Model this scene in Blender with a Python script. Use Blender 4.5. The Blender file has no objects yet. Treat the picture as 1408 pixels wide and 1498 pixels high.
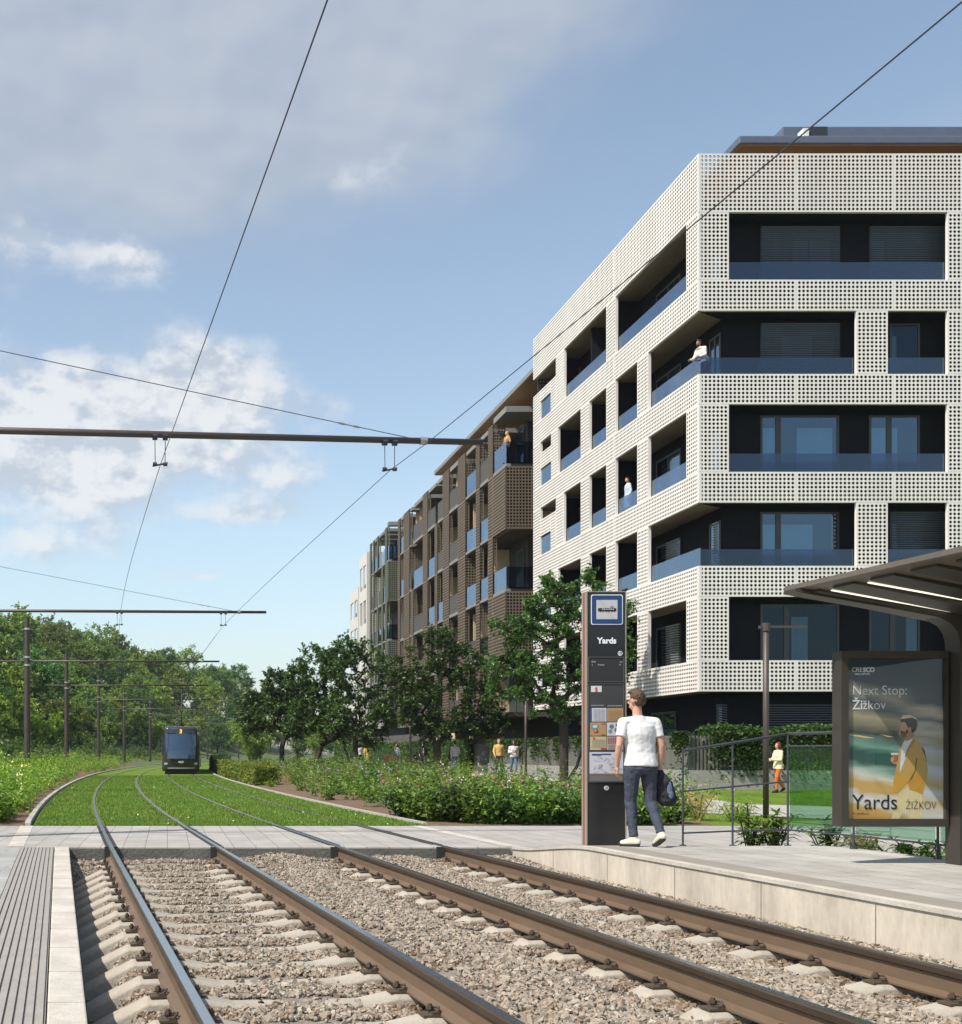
import bpy, math, random
import numpy as np
from mathutils import Vector, Matrix

random.seed(7)
RNG = np.random.default_rng(7)
S = bpy.context.scene
COL = S.collection
# camera model: camera at X=0, Y=0, looking along +Y; all measures in metres, rail top is z = 0
F, CX, CY, H = 1700.0, 245.0, 1101.5, 1.264
SUN = Vector((1.0, 0.52, -1.5)).normalized()


def PX(x, D):
    return (x - CX) / F * D


def PZ(y, D):
    return H + (CY - y) / F * D


def W(x, y, D):
    return Vector((PX(x, D), D, PZ(y, D)))


# ------------------------------------------------------------------ mesh builder
class MB:
    def __init__(s):
        s.v, s.f, s.m, s.chunks, s.n = [], [], [], [], 0

    def face(s, pts, mi=0):
        n = len(s.v)
        s.v += [tuple(p) for p in pts]
        s.f.append(tuple(range(n, n + len(pts))))
        s.m.append(mi)

    def poly(s, verts, faces, mi=0):
        n = len(s.v)
        s.v += [tuple(p) for p in verts]
        for f in faces:
            s.f.append(tuple(i + n for i in f))
            s.m.append(mi)

    def box(s, x0, x1, y0, y1, z0, z1, mi=0):
        v = [(x0, y0, z0), (x1, y0, z0), (x1, y1, z0), (x0, y1, z0), (x0, y0, z1), (x1, y0, z1), (x1, y1, z1), (x0, y1, z1)]
        s.poly(v, [(0, 3, 2, 1), (4, 5, 6, 7), (0, 1, 5, 4), (1, 2, 6, 5), (2, 3, 7, 6), (3, 0, 4, 7)], mi)

    def obox(s, o, u, v, w, mi=0):
        o, u, v, w = Vector(o), Vector(u), Vector(v), Vector(w)
        p = [o, o + u, o + u + v, o + v, o + w, o + u + w, o + u + v + w, o + v + w]
        s.poly(p, [(0, 3, 2, 1), (4, 5, 6, 7), (0, 1, 5, 4), (1, 2, 6, 5), (2, 3, 7, 6), (3, 0, 4, 7)], mi)

    def prism(s, poly, d, mi=0):
        d = Vector(d)
        a = [Vector(p) for p in poly]
        n = len(a)
        fs = [tuple(range(n))[::-1], tuple(range(n, 2 * n))]
        fs += [(i, (i + 1) % n, n + (i + 1) % n, n + i) for i in range(n)]
        s.poly(a + [p + d for p in a], fs, mi)

    def tube(s, pts, r, n=8, mi=0, caps=True):
        pts = [Vector(p) for p in pts]
        rs = r if hasattr(r, '__len__') else [r] * len(pts)
        vs, up = [], None
        for i, p in enumerate(pts):
            t = (pts[min(i + 1, len(pts) - 1)] - pts[max(i - 1, 0)])
            t = t.normalized() if t.length > 1e-9 else Vector((0, 0, 1))
            if up is None:
                up = Vector((1, 0, 0)) if abs(t.z) > .8 else Vector((0, 0, 1))
            a = t.cross(up)
            a = a.normalized() if a.length > 1e-6 else Vector((1, 0, 0))
            b = a.cross(t).normalized()
            up = b
            for k in range(n):
                c = 2 * math.pi * k / n
                vs.append(p + a * (math.cos(c) * rs[i]) + b * (math.sin(c) * rs[i]))
        fs = []
        for i in range(len(pts) - 1):
            for k in range(n):
                fs.append((i * n + k, i * n + (k + 1) % n, (i + 1) * n + (k + 1) % n, (i + 1) * n + k))
        if caps:
            fs.append(tuple(range(n))[::-1])
            fs.append(tuple((len(pts) - 1) * n + k for k in range(n)))
        s.poly(vs, fs, mi)

    def rings(s, rings, mi=0, caps=True):
        n = len(rings[0])
        vs = [p for r in rings for p in r]
        fs = []
        for i in range(len(rings) - 1):
            for k in range(n):
                fs.append((i * n + k, i * n + (k + 1) % n, (i + 1) * n + (k + 1) % n, (i + 1) * n + k))
        if caps:
            fs.append(tuple(range(n))[::-1])
            fs.append(tuple((len(rings) - 1) * n + k for k in range(n)))
        s.poly(vs, fs, mi)

    def loft(s, secs, n=14, mi=0):  # horizontal ellipses (cx, cy, z, rx, ry)
        s.rings([[(cx + rx * math.cos(2 * math.pi * k / n), cy + ry * math.sin(2 * math.pi * k / n), z) for k in range(n)] for cx, cy, z, rx, ry in secs], mi)

    def ell(s, c, r, n=12, m=8, mi=0):
        rr = []
        for j in range(m + 1):
            a = -math.pi / 2 + math.pi * (j + .02 * (j == 0) - .02 * (j == m)) / m
            rr.append([(c[0] + r[0] * math.cos(a) * math.cos(2 * math.pi * k / n), c[1] + r[1] * math.cos(a) * math.sin(2 * math.pi * k / n), c[2] + r[2] * math.sin(a)) for k in range(n)])
        s.rings(rr, mi)

    def arr(s, V, Fa, mi=0):
        s.chunks.append((np.asarray(V, np.float32).reshape(-1, 3), np.asarray(Fa, np.int32), mi))

    def mesh(s, name):
        Vs, loops, starts, tots, mis = [], [], [], [], []
        off = lo = 0
        if s.v:
            Vs.append(np.array(s.v, np.float32))
            ln = np.array([len(f) for f in s.f], np.int32)
            loops.append(np.fromiter((i for f in s.f for i in f), np.int32))
            starts.append(np.concatenate(([0], np.cumsum(ln)[:-1])).astype(np.int32))
            tots.append(ln)
            mis.append(np.array(s.m, np.int32))
            off, lo = len(s.v), int(ln.sum())
        for V, Fa, mi in s.chunks:
            Vs.append(V)
            loops.append((Fa + off).ravel())
            k = Fa.shape[1]
            starts.append(np.arange(len(Fa), dtype=np.int32) * k + lo)
            tots.append(np.full(len(Fa), k, np.int32))
            mis.append(np.full(len(Fa), mi, np.int32))
            off += len(V)
            lo += Fa.size
        me = bpy.data.meshes.new(name)
        if not Vs:
            return me
        V = np.concatenate(Vs)
        L = np.concatenate(loops)
        me.vertices.add(len(V))
        me.vertices.foreach_set('co', V.ravel())
        me.loops.add(len(L))
        me.loops.foreach_set('vertex_index', L)
        me.polygons.add(sum(len(t) for t in tots))
        me.polygons.foreach_set('loop_start', np.concatenate(starts))
        me.polygons.foreach_set('loop_total', np.concatenate(tots))
        me.polygons.foreach_set('material_index', np.concatenate(mis))
        me.polygons.foreach_set('use_smooth', np.zeros(len(me.polygons), bool))
        me.update(calc_edges=True)
        return me

    def build(s, name, mats, parent=None, smooth=False, bevel=0, seg=2):
        me = s.mesh(name)
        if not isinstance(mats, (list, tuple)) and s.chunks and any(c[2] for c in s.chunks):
            mats = [mats, HOLE_SHADE.get(mats.name, mats)]
        for m in (mats if isinstance(mats, (list, tuple)) else [mats]):
            me.materials.append(m)
        me.polygons.foreach_set('use_smooth', np.full(len(me.polygons), bool(smooth)))
        o = bpy.data.objects.new(name, me)
        COL.objects.link(o)
        adopt(o, parent)
        if bevel:
            b = o.modifiers.new('bevel', 'BEVEL')
            b.width, b.segments, b.limit_method = bevel, seg, 'ANGLE'
        return o


def adopt(o, parent):
    if parent is None:
        return
    o.parent = parent
    g, p = Vector((0, 0, 0)), parent
    while p is not None:
        g += p.location
        p = p.parent
    o.location = -g


def tag(o, label, cat, group=None, kind=None):
    if label:
        o['label'] = label
    if cat:
        o['category'] = cat
    if group:
        o['group'] = group
    if kind:
        o['kind'] = kind
    return o


def thing(name, label, cat, loc=(0, 0, 0), group=None):
    o = bpy.data.objects.new(name, None)
    o.empty_display_size = .3
    COL.objects.link(o)
    o.location = loc
    return tag(o, label, cat, group)


def structure(name, mb, m, **k):
    return tag(mb.build(name, m, **k), None, None, None, 'structure')


def dup(root, loc, rotz=0, scale=1, label=None):
    r = root.copy()
    COL.objects.link(r)
    r.location, r.rotation_euler, r.scale = loc, (0, 0, rotz), (scale,) * 3 if not hasattr(scale, '__len__') else scale
    if label:
        r['label'] = label
    for ch in list(root.children):
        c = ch.copy()
        COL.objects.link(c)
        c.parent = r
        for g in ch.children:
            d = g.copy()
            COL.objects.link(d)
            d.parent = c
    return r


# ------------------------------------------------------------------ materials
MATS = {}
HOLE_SHADE = {}   # hole wall material per perforated sheet, darkened to paint in shade


def lin(c):
    return tuple(((x / 255 / 12.92) if x <= 10 else ((x / 255 + .055) / 1.055) ** 2.4) for x in c)


def new_mat(name):
    m = bpy.data.materials.new(name)
    m.use_nodes = True
    nt = m.node_tree
    return m, nt, nt.nodes['Principled BSDF'], nt.nodes['Material Output']


def N(nt, t, **k):
    n = nt.nodes.new(t)
    for a, b in k.items():
        if a.startswith('i_'):
            n.inputs[a[2:].replace('_', ' ')].default_value = b
        else:
            setattr(n, a, b)
    return n


def mathn(nt, op, a, b=None, c=None):
    n = nt.nodes.new('ShaderNodeMath')
    n.operation = op
    for i, x in enumerate((a, b, c)):
        if x is None:
            continue
        if isinstance(x, (int, float)):
            n.inputs[i].default_value = x
        else:
            nt.links.new(x, n.inputs[i])
    return n.outputs[0]


def mixc(nt, fac, a, b, typ='MIX'):
    n = nt.nodes.new('ShaderNodeMix')
    n.data_type = 'RGBA'
    n.blend_type = typ
    for sock, x in ((n.inputs[0], fac), (n.inputs[6], a), (n.inputs[7], b)):
        if isinstance(x, (int, float)):
            sock.default_value = x
        elif isinstance(x, (tuple, list)):
            sock.default_value = (*x[:3], 1)
        else:
            nt.links.new(x, sock)
    return n.outputs[2]


def ramp(nt, fac, stops):
    n = nt.nodes.new('ShaderNodeValToRGB')
    e = n.color_ramp.elements
    while len(e) < len(stops):
        e.new(.5)
    for i, (p, c) in enumerate(stops):
        e[i].position = p
        e[i].color = (*c[:3], 1) if hasattr(c, '__len__') else (c, c, c, 1)
    nt.links.new(fac, n.inputs[0])
    return n.outputs[0]


def coords(nt, scale=(1, 1, 1), kind='Object'):
    tc = nt.nodes.new('ShaderNodeTexCoord')
    mp = nt.nodes.new('ShaderNodeMapping')
    mp.inputs['Scale'].default_value = scale
    nt.links.new(tc.outputs[kind], mp.inputs['Vector'])
    return mp.outputs[0]


def noise(nt, vec, scale, detail=4, rough=.55):
    n = N(nt, 'ShaderNodeTexNoise')
    n.inputs['Scale'].default_value = scale
    n.inputs['Detail'].default_value = detail
    n.inputs['Roughness'].default_value = rough
    nt.links.new(vec, n.inputs['Vector'])
    return n.outputs['Fac']


def mat(name, col, rough=.6, metal=0., var=.18, vscale=3., bump=0., bscale=40., spec=.5, col2=None, stretch=(1, 1, 1), coat=0.):
    if name in MATS:
        return MATS[name]
    m, nt, p, out = new_mat(name)
    p.inputs['Roughness'].default_value = rough
    p.inputs['Metallic'].default_value = metal
    p.inputs['Specular IOR Level'].default_value = spec
    p.inputs['Coat Weight'].default_value = coat
    co = coords(nt, stretch)
    if var or col2:
        f = noise(nt, co, vscale, 6, .6)
        f2 = noise(nt, co, vscale * 9, 3)
        f = mathn(nt, 'ADD', mathn(nt, 'MULTIPLY', f, .7), mathn(nt, 'MULTIPLY', f2, .3))
        lo = tuple(c * (1 - var) for c in col) if col2 is None else col2
        hi = tuple(min(1, c * (1 + var)) for c in col)
        c = ramp(nt, f, [(.32, lo), (.68, hi)])
        nt.links.new(c, p.inputs['Base Color'])
    else:
        p.inputs['Base Color'].default_value = (*col, 1)
    if bump:
        b = N(nt, 'ShaderNodeBump')
        b.inputs['Strength'].default_value = bump
        b.inputs['Distance'].default_value = .02
        nt.links.new(noise(nt, co, bscale, 5), b.inputs['Height'])
        nt.links.new(b.outputs[0], p.inputs['Normal'])
    MATS[name] = m
    return m


def leaf_mat(name, stops, trans=.35, rough=.5):
    if name in MATS:
        return MATS[name]
    m, nt, p, out = new_mat(name)
    g = N(nt, 'ShaderNodeNewGeometry')
    oi = N(nt, 'ShaderNodeObjectInfo')
    big = noise(nt, coords(nt), .9, 2)
    f = mathn(nt, 'ADD', mathn(nt, 'MULTIPLY', g.outputs['Random Per Island'], .62), mathn(nt, 'MULTIPLY', big, .38))
    c = ramp(nt, f, stops)
    hs = N(nt, 'ShaderNodeHueSaturation')
    nt.links.new(mathn(nt, 'ADD', mathn(nt, 'MULTIPLY', oi.outputs['Random'], .03), .488), hs.inputs['Hue'])
    nt.links.new(mathn(nt, 'ADD', mathn(nt, 'MULTIPLY', oi.outputs['Random'], .75), .66), hs.inputs['Value'])
    nt.links.new(c, hs.inputs['Color'])
    c = hs.outputs[0]
    p.inputs['Roughness'].default_value = rough
    p.inputs['Specular IOR Level'].default_value = .35
    nt.links.new(c, p.inputs['Base Color'])
    t = N(nt, 'ShaderNodeBsdfTranslucent')
    nt.links.new(mixc(nt, 1., c, (1.0, 1.15, .5), 'MULTIPLY'), t.inputs['Color'])
    mx = N(nt, 'ShaderNodeMixShader')
    mx.inputs[0].default_value = trans
    nt.links.new(p.outputs[0], mx.inputs[1])
    nt.links.new(t.outputs[0], mx.inputs[2])
    nt.links.new(mx.outputs[0], out.inputs['Surface'])
    MATS[name] = m
    return m


def glass_mat(name, tint, refl=.12, rough=.01, gcol=(.8, .88, 1), boost=.6):
    if name in MATS:
        return MATS[name]
    m, nt, p, out = new_mat(name)
    t = N(nt, 'ShaderNodeBsdfTransparent')
    t.inputs[0].default_value = (*tint, 1)
    g = N(nt, 'ShaderNodeBsdfGlossy')
    g.inputs['Color'].default_value = (*gcol, 1)
    g.inputs['Roughness'].default_value = rough
    lw = N(nt, 'ShaderNodeLayerWeight')
    lw.inputs['Blend'].default_value = .35
    f = mathn(nt, 'ADD', mathn(nt, 'MULTIPLY', lw.outputs['Facing'], boost), refl)
    f = mathn(nt, 'MINIMUM', f, .95)
    mx = N(nt, 'ShaderNodeMixShader')
    nt.links.new(f, mx.inputs[0])
    nt.links.new(t.outputs[0], mx.inputs[1])
    nt.links.new(g.outputs[0], mx.inputs[2])
    nt.links.new(mx.outputs[0], out.inputs['Surface'])
    MATS[name] = m
    return m


def emit_mat(name, col, strength=1.):
    if name in MATS:
        return MATS[name]
    m, nt, p, out = new_mat(name)
    p.inputs['Base Color'].default_value = (*col, 1)
    p.inputs['Emission Color'].default_value = (*col, 1)
    p.inputs['Emission Strength'].default_value = strength
    MATS[name] = m
    return m


def paving_mat(name, col, bw, bh, rot=0., mortar=.006, var=.12, offset=.5):
    m, nt, p, out = new_mat(name)
    tc = N(nt, 'ShaderNodeTexCoord')
    mp = N(nt, 'ShaderNodeMapping')
    mp.inputs['Rotation'].default_value = (0, 0, rot)
    nt.links.new(tc.outputs['Object'], mp.inputs['Vector'])
    b = N(nt, 'ShaderNodeTexBrick')
    b.offset = offset
    b.inputs['Scale'].default_value = 1
    b.inputs['Brick Width'].default_value = bw
    b.inputs['Row Height'].default_value = bh
    b.inputs['Mortar Size'].default_value = mortar
    b.inputs['Mortar Smooth'].default_value = .3
    b.inputs['Color1'].default_value = (*[c * (1 - var) for c in col], 1)
    b.inputs['Color2'].default_value = (*[min(1, c * (1 + var)) for c in col], 1)
    b.inputs['Mortar'].default_value = (*[c * .42 for c in col], 1)
    nt.links.new(mp.outputs[0], b.inputs['Vector'])
    n1 = noise(nt, mp.outputs[0], 1.3, 6, .65)
    n2 = noise(nt, mp.outputs[0], 60, 3, .6)
    c = mixc(nt, .5, b.outputs['Color'], ramp(nt, n1, [(.28, (.42, .41, .39)), (.66, (1, 1, 1))]), 'MULTIPLY')
    c = mixc(nt, .4, c, ramp(nt, n2, [(.3, (.6, .6, .6)), (.65, (1.0, 1.0, 1.0))]), 'MULTIPLY')
    nt.links.new(c, p.inputs['Base Color'])
    p.inputs['Roughness'].default_value = .85
    bp = N(nt, 'ShaderNodeBump')
    bp.inputs['Strength'].default_value = .5
    bp.inputs['Distance'].default_value = .004
    h = mathn(nt, 'ADD', mathn(nt, 'MULTIPLY', b.outputs['Fac'], -1), mathn(nt, 'MULTIPLY', n2, .6))
    nt.links.new(h, bp.inputs['Height'])
    nt.links.new(bp.outputs[0], p.inputs['Normal'])
    MATS[name] = m
    return m


# ------------------------------------------------------------------ generators
def leaves(mb, cen, size, asp=.5, mi=0, up=.25, jitter=.35):
    """one folded leaf per centre: rhombus of two triangles"""
    cen = np.asarray(cen, np.float32)
    n = len(cen)
    d = RNG.normal(size=(n, 3))
    d[:, 2] = d[:, 2] * .7
    d /= np.linalg.norm(d, axis=1, keepdims=True)
    nn = RNG.normal(size=(n, 3))
    nn[:, 2] = np.abs(nn[:, 2]) + up
    s = np.cross(d, nn)
    s /= np.linalg.norm(s, axis=1, keepdims=True) + 1e-9
    w = np.cross(s, d)
    L = size * (1 + jitter * RNG.normal(size=(n, 1))).clip(.4, 1.9)
    a = cen - d * L * .5
    b = cen + d * L * .5
    m1 = cen + s * L * asp * .5 + w * L * .08
    m2 = cen - s * L * asp * .5 + w * L * .08
    V = np.stack((a, m1, b, m2), 1).reshape(-1, 3)
    mb.arr(V, np.arange(4 * n).reshape(n, 4), mi)


def perf(mb, o, u, v, nrm, w, h, pitch, r, t, sides=8, margin=.035, mi=0, sq=False, sheet=.04):
    """perforated sheet with real holes; o = lower corner, u, v unit vectors, nrm = outward normal"""
    o, u, v, nrm = (np.array(x, float) for x in (o, u, v, nrm))
    iw, ih = w - 2 * margin, h - 2 * margin
    nx, ny = max(1, int(round(iw / pitch))), max(1, int(round(ih / pitch)))
    px_, py_ = iw / nx, ih / ny
    k = sides
    if sq:
        ang = (np.arange(4) * 90 + 45) * math.pi / 180
        hole = np.stack((np.cos(ang), np.sin(ang)), 1) * r * math.sqrt(2)
        bord = np.array([(.5, .5), (-.5, .5), (-.5, -.5), (.5, -.5)])
        k = 4
    else:
        ang = np.arange(8) * 45 * math.pi / 180
        hole = np.stack((np.cos(ang), np.sin(ang)), 1) * r
        bord = np.array([(.5, 0), (.5, .5), (0, .5), (-.5, .5), (-.5, 0), (-.5, -.5), (0, -.5), (.5, -.5)])
        k = 8
    ii, jj = np.meshgrid(np.arange(nx), np.arange(ny), indexing='ij')
    cx = margin + (ii.ravel() + .5) * px_
    cy = margin + (jj.ravel() + .5) * py_
    n = len(cx)
    c = np.stack((cx, cy), 1)[:, None, :]
    B = c + bord[None] * np.array([px_, py_])
    Hh = c + hole[None]
    def to3(P, off):
        return o + P[..., :1] * u + P[..., 1:] * v + off * nrm
    V = np.concatenate((to3(B, 0), to3(Hh, 0), to3(Hh, -min(t, sheet))), 1).reshape(-1, 3)
    base = np.arange(n)[:, None, None] * 3 * k
    q, q2 = [], []
    for a in range(k):
        b = (a + 1) % k
        q.append((a, b, k + b, k + a))
        q2.append((k + a, k + b, 2 * k + b, 2 * k + a))
    mb.arr(V, (base + np.array(q)[None]).reshape(-1, 4), mi)
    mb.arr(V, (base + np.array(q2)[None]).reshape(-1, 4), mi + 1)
    # border strip and edges
    def P(a, b, off=0.):
        return tuple(o + a * u + b * v + off * nrm)
    m = margin
    for (a0, b0, a1, b1) in ((0, 0, w, m), (0, h - m, w, h), (0, m, m, h - m), (w - m, m, w, h - m)):
        mb.face([P(a0, b0), P(a1, b0), P(a1, b1), P(a0, b1)], mi)
    for (a0, b0, a1, b1) in ((0, 0, w, 0), (w, 0, w, h), (w, h, 0, h), (0, h, 0, 0)):
        mb.face([P(a0, b0), P(a1, b1), P(a1, b1, -t), P(a0, b0, -t)], mi)


def text(body, size, loc, m, parent, align='LEFT', ext=0.0, name='lettering', bold=0., rot=(math.pi / 2, 0, 0), sx=1.):
    c = bpy.data.curves.new('lettering', 'FONT')
    c.body, c.size, c.align_x = body, size, align
    c.extrude, c.offset = ext, bold
    o = bpy.data.objects.new('lettering', c)
    COL.objects.link(o)
    dg = bpy.context.evaluated_depsgraph_get()
    me = bpy.data.meshes.new_from_object(o.evaluated_get(dg))
    bpy.data.objects.remove(o)
    me.transform(Matrix.Translation(Vector(loc)) @ Matrix.Rotation(rot[2], 4, 'Z') @ Matrix.Rotation(rot[0], 4, 'X') @ Matrix.Diagonal((sx, 1, 1, 1)))
    me.materials.clear()
    me.materials.append(m)
    o = bpy.data.objects.new(name, me)
    COL.objects.link(o)
    adopt(o, parent)
    return o


def flat(pts, y, parent, m, name, th=.0):
    """a flat printed shape on a panel facing -Y at depth y, from (X, Z) points"""
    b = MB()
    b.face([(p[0], y, p[1]) for p in pts])
    return b.build(name, m, parent)


# ------------------------------------------------------------------ track geometry (centre line of the left track)
TA = np.array([(-6, 1.99), (3, 1.142), (8, .672), (15.7, -.05), (20, -.44), (30, -1.22), (43, -1.85), (56, -2.22), (69.5, -2.3), (84, -1.95), (103, -1.0), (121, .25), (142, 2.6), (163, 6.0), (185, 11), (210, 18.5), (240, 30), (300, 60)])
_d = np.arange(-6, 300, .5)
_x = np.interp(_d, TA[:, 0], TA[:, 1])
_k = np.ones(25) / 25
_xs = np.convolve(np.pad(_x, 12, mode='reflect', reflect_type='odd'), _k, 'valid')


def cA(D):
    return float(np.interp(D, _d, _xs))


def slope(D):
    return (cA(D + 1) - cA(D - 1)) / 2


def cOff(D, off):
    """point at lateral offset off (right positive) of the left track's centre line"""
    s = slope(D)
    n = math.sqrt(1 + s * s)
    return Vector((cA(D) + off / n, D - off * s / n, 0))


def xoff(D, off):
    return cA(D) + off * math.sqrt(1 + slope(D) ** 2)


GAP = 3.06
RAILS = (-.7175, .7175, GAP - .7175, GAP + .7175)


def smooth(a, b, x):
    t = min(1, max(0, (x - a) / (b - a)))
    return t * t * (3 - 2 * t)


def gz(x, D):
    """height of the ground sheet"""
    if D < 20.3:
        return -.42
    t = xoff(D, -2.1) - x
    s = x - xoff(D, GAP + 2.1)
    if t > 0:
        z = -.05 + .6 * smooth(.3, 6, t) * smooth(20, 40, D)
        z += 17 * smooth(7, 44, t) * smooth(12, 60, D)
        return z
    if s > 0:
        return -.05 + .27 * smooth(.3, 7, s) * smooth(22, 50, D)
    return -.06
HAZE = True
# ================================================================== camera, sun, sky
cam = bpy.data.cameras.new('camera')
co_ = bpy.data.objects.new('camera', cam)
COL.objects.link(co_)
co_.location = (0, 0, H)
co_.rotation_euler = (math.pi / 2, 0, 0)
cam.sensor_fit = 'HORIZONTAL'
cam.sensor_width = 36
cam.lens = 36 * F / 1408
cam.shift_x = (704 - CX) / 1408
cam.shift_y = (CY - 749) / 1408
cam.clip_start, cam.clip_end = .1, 5000
S.camera = co_
S.view_settings.view_transform = 'Standard'
S.view_settings.look = 'None'
S.view_settings.exposure = .50
S.view_settings.gamma = 1
S.cycles.max_bounces = 8
S.cycles.transparent_max_bounces = 16
S.cycles.sample_clamp_indirect = 8

sd = bpy.data.lights.new('sun', 'SUN')
sd.energy, sd.angle, sd.color = 4.3, math.radians(.5), (1, .94, .85)
so = bpy.data.objects.new('sun', sd)
COL.objects.link(so)
so.rotation_euler = SUN.to_track_quat('-Z', 'Y').to_euler()

wd = bpy.data.worlds.new('World')
S.world = wd
wd.use_nodes = True
nt = wd.node_tree
bg = nt.nodes['Background']
sky = N(nt, 'ShaderNodeTexSky', sky_type='NISHITA')
sky.sun_disc = False
sky.sun_elevation = math.asin(-SUN.z)
sky.sun_rotation = math.atan2(-SUN.x, -SUN.y)
sky.air_density, sky.dust_density, sky.ozone_density = 1.0, .9, 1.1
tc = N(nt, 'ShaderNodeTexCoord')
sep = N(nt, 'ShaderNodeSeparateXYZ')
nt.links.new(tc.outputs['Generated'], sep.inputs[0])
# azimuth (from +Y, to the right) and elevation of a sky direction
az = mathn(nt, 'ARCTAN2', sep.outputs[0], sep.outputs[1])
el = mathn(nt, 'ARCSINE', sep.outputs[2])


def pa(x, y):
    a = math.atan2((x - CX) / F, 1)
    return a, math.atan2((CY - y) / F, math.sqrt(1 + ((x - CX) / F) ** 2))


def blob(x, y, rx, ry, amp):
    a, e = pa(x, y)
    k = math.cos(a) * .9
    u = mathn(nt, 'DIVIDE', mathn(nt, 'SUBTRACT', az, a), rx / F * k)
    v = mathn(nt, 'DIVIDE', mathn(nt, 'SUBTRACT', el, e), ry / F * k)
    r2 = mathn(nt, 'ADD', mathn(nt, 'MULTIPLY', u, u), mathn(nt, 'MULTIPLY', v, v))
    return mathn(nt, 'MULTIPLY', mathn(nt, 'POWER', 2.718, mathn(nt, 'MULTIPLY', r2, -1.)), amp)


comb = N(nt, 'ShaderNodeCombineXYZ')
nt.links.new(az, comb.inputs[0])
nt.links.new(mathn(nt, 'MULTIPLY', el, 1.5), comb.inputs[1])


def cloud_layer(blobs, scale, thr, soft, seed, detail=8, rough=.58):
    tot = None
    for b in blobs:
        q = blob(*b)
        tot = q if tot is None else mathn(nt, 'ADD', tot, q)
    mp = N(nt, 'ShaderNodeMapping')
    mp.inputs['Location'].default_value = seed
    nt.links.new(comb.outputs[0], mp.inputs['Vector'])
    f = noise(nt, mp.outputs[0], scale, detail, rough)
    mp2 = N(nt, 'ShaderNodeMapping')
    mp2.inputs['Location'].default_value = (seed[0] - .012, seed[1] + .02, seed[2])
    nt.links.new(comb.outputs[0], mp2.inputs['Vector'])
    f2 = noise(nt, mp2.outputs[0], scale, detail, rough)
    d = mathn(nt, 'ADD', mathn(nt, 'MULTIPLY', mathn(nt, 'SUBTRACT', f, .5), 1.9), tot)
    mr = N(nt, 'ShaderNodeMapRange', interpolation_type='SMOOTHSTEP')
    mr.inputs['From Min'].default_value, mr.inputs['From Max'].default_value = thr, thr + soft
    nt.links.new(d, mr.inputs['Value'])
    lit = mathn(nt, 'ADD', mathn(nt, 'MULTIPLY', mathn(nt, 'SUBTRACT', f, f2), 3.2), .5)
    return mr.outputs[0], lit, d


# thin high grey veil (top left) and cumulus banks (left), a few elsewhere in the sky
veil, vlit, _ = cloud_layer([(120, 90, 480, 190, 1.15), (480, 130, 330, 150, .95), (760, 30, 150, 70, .5), (-700, 200, 700, 300, .8), (2600, 300, 600, 200, .6)], 4.0, .1, 1.0, (1.3, 4.2, .4), 4, .48)
cum, clit, cd = cloud_layer([(40, 355, 80, 38, .95), (185, 378, 85, 42, .95), (510, 255, 90, 34, .62), (585, 190, 40, 50, .5), (110, 245, 60, 20, .4),
                             (90, 560, 230, 80, 1.05), (320, 550, 110, 70, .85), (70, 690, 240, 90, 1.0), (250, 640, 200, 70, .5), (490, 590, 60, 30, .5), (380, 750, 140, 26, .7), (290, 843, 85, 13, .75), (60, 800, 200, 40, .5),
                             (200, 650, 330, 60, .35), (420, 700, 90, 30, .45), (30, 880, 90, 14, .4), (-800, 500, 500, 250, .9), (3200, 600, 500, 200, .8)], 12.5, .30, .85, (.2, 7.7, 1.9), 10, .6)
skyc = mixc(nt, 1., sky.outputs[0], (1.10, 1.01, .91), 'MULTIPLY')
horiz = N(nt, 'ShaderNodeMapRange')
horiz.inputs['From Min'].default_value, horiz.inputs['From Max'].default_value = 0, .62
nt.links.new(el, horiz.inputs['Value'])
skyc = mixc(nt, 1., skyc, ramp(nt, horiz.outputs[0], [(0, (.62, .68, .78)), (.12, (.80, .84, .89)), (.3, (1.0, 1.0, .97)), (.6, (1.06, 1.03, .98)), (1, (1.0, 1.0, .97))]), 'MULTIPLY')
K = .66
vcol = ramp(nt, vlit, [(.3, (3.2 * K, 3.65 * K, 4.4 * K)), (.7, (4.1 * K, 4.4 * K, 4.85 * K))])
ccol = ramp(nt, clit, [(.30, (4.1 * K, 4.5 * K, 5.1 * K)), (.68, (6.3 * K, 6.4 * K, 6.5 * K))])
c1 = mixc(nt, mathn(nt, 'MULTIPLY', veil, .78), skyc, vcol)
c2 = mixc(nt, mathn(nt, 'MULTIPLY', cum, .86), c1, ccol)
nt.links.new(c2, bg.inputs['Color'])
bg.inputs['Strength'].default_value = .15

# ================================================================== materials
M_conc = mat('concrete_pale', (.46, .43, .38), .85, var=.14, vscale=2.2, bump=.25, bscale=50)
M_conc2 = mat('concrete_grey', (.27, .26, .24), .9, var=.2, vscale=3, bump=.5, bscale=30)
M_kerb = mat('kerb_stone', (.44, .405, .35), .85, var=.22, vscale=2.6, bump=.3, bscale=70)
M_white = mat('white_render', (.715, .685, .64), .6, var=.10, vscale=.5, stretch=(1, 1, .35))
HOLE_SHADE['white_render'] = mat('white_hole_shade', (.11, .095, .075), .8, var=0)  # shade inside the holes painted as a dark wall colour
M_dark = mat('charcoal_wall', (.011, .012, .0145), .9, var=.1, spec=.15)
M_dark2 = mat('charcoal_metal', (.045, .045, .047), .4, metal=.3, var=.1)
M_soffit = mat('concrete_soffit', (.23, .185, .145), .8, var=.12, vscale=1.5)
M_slab = mat('slab_grey', (.21, .205, .20), .7, var=.08)
M_frame = mat('window_frame_dark', (.04, .042, .045), .4)
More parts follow.
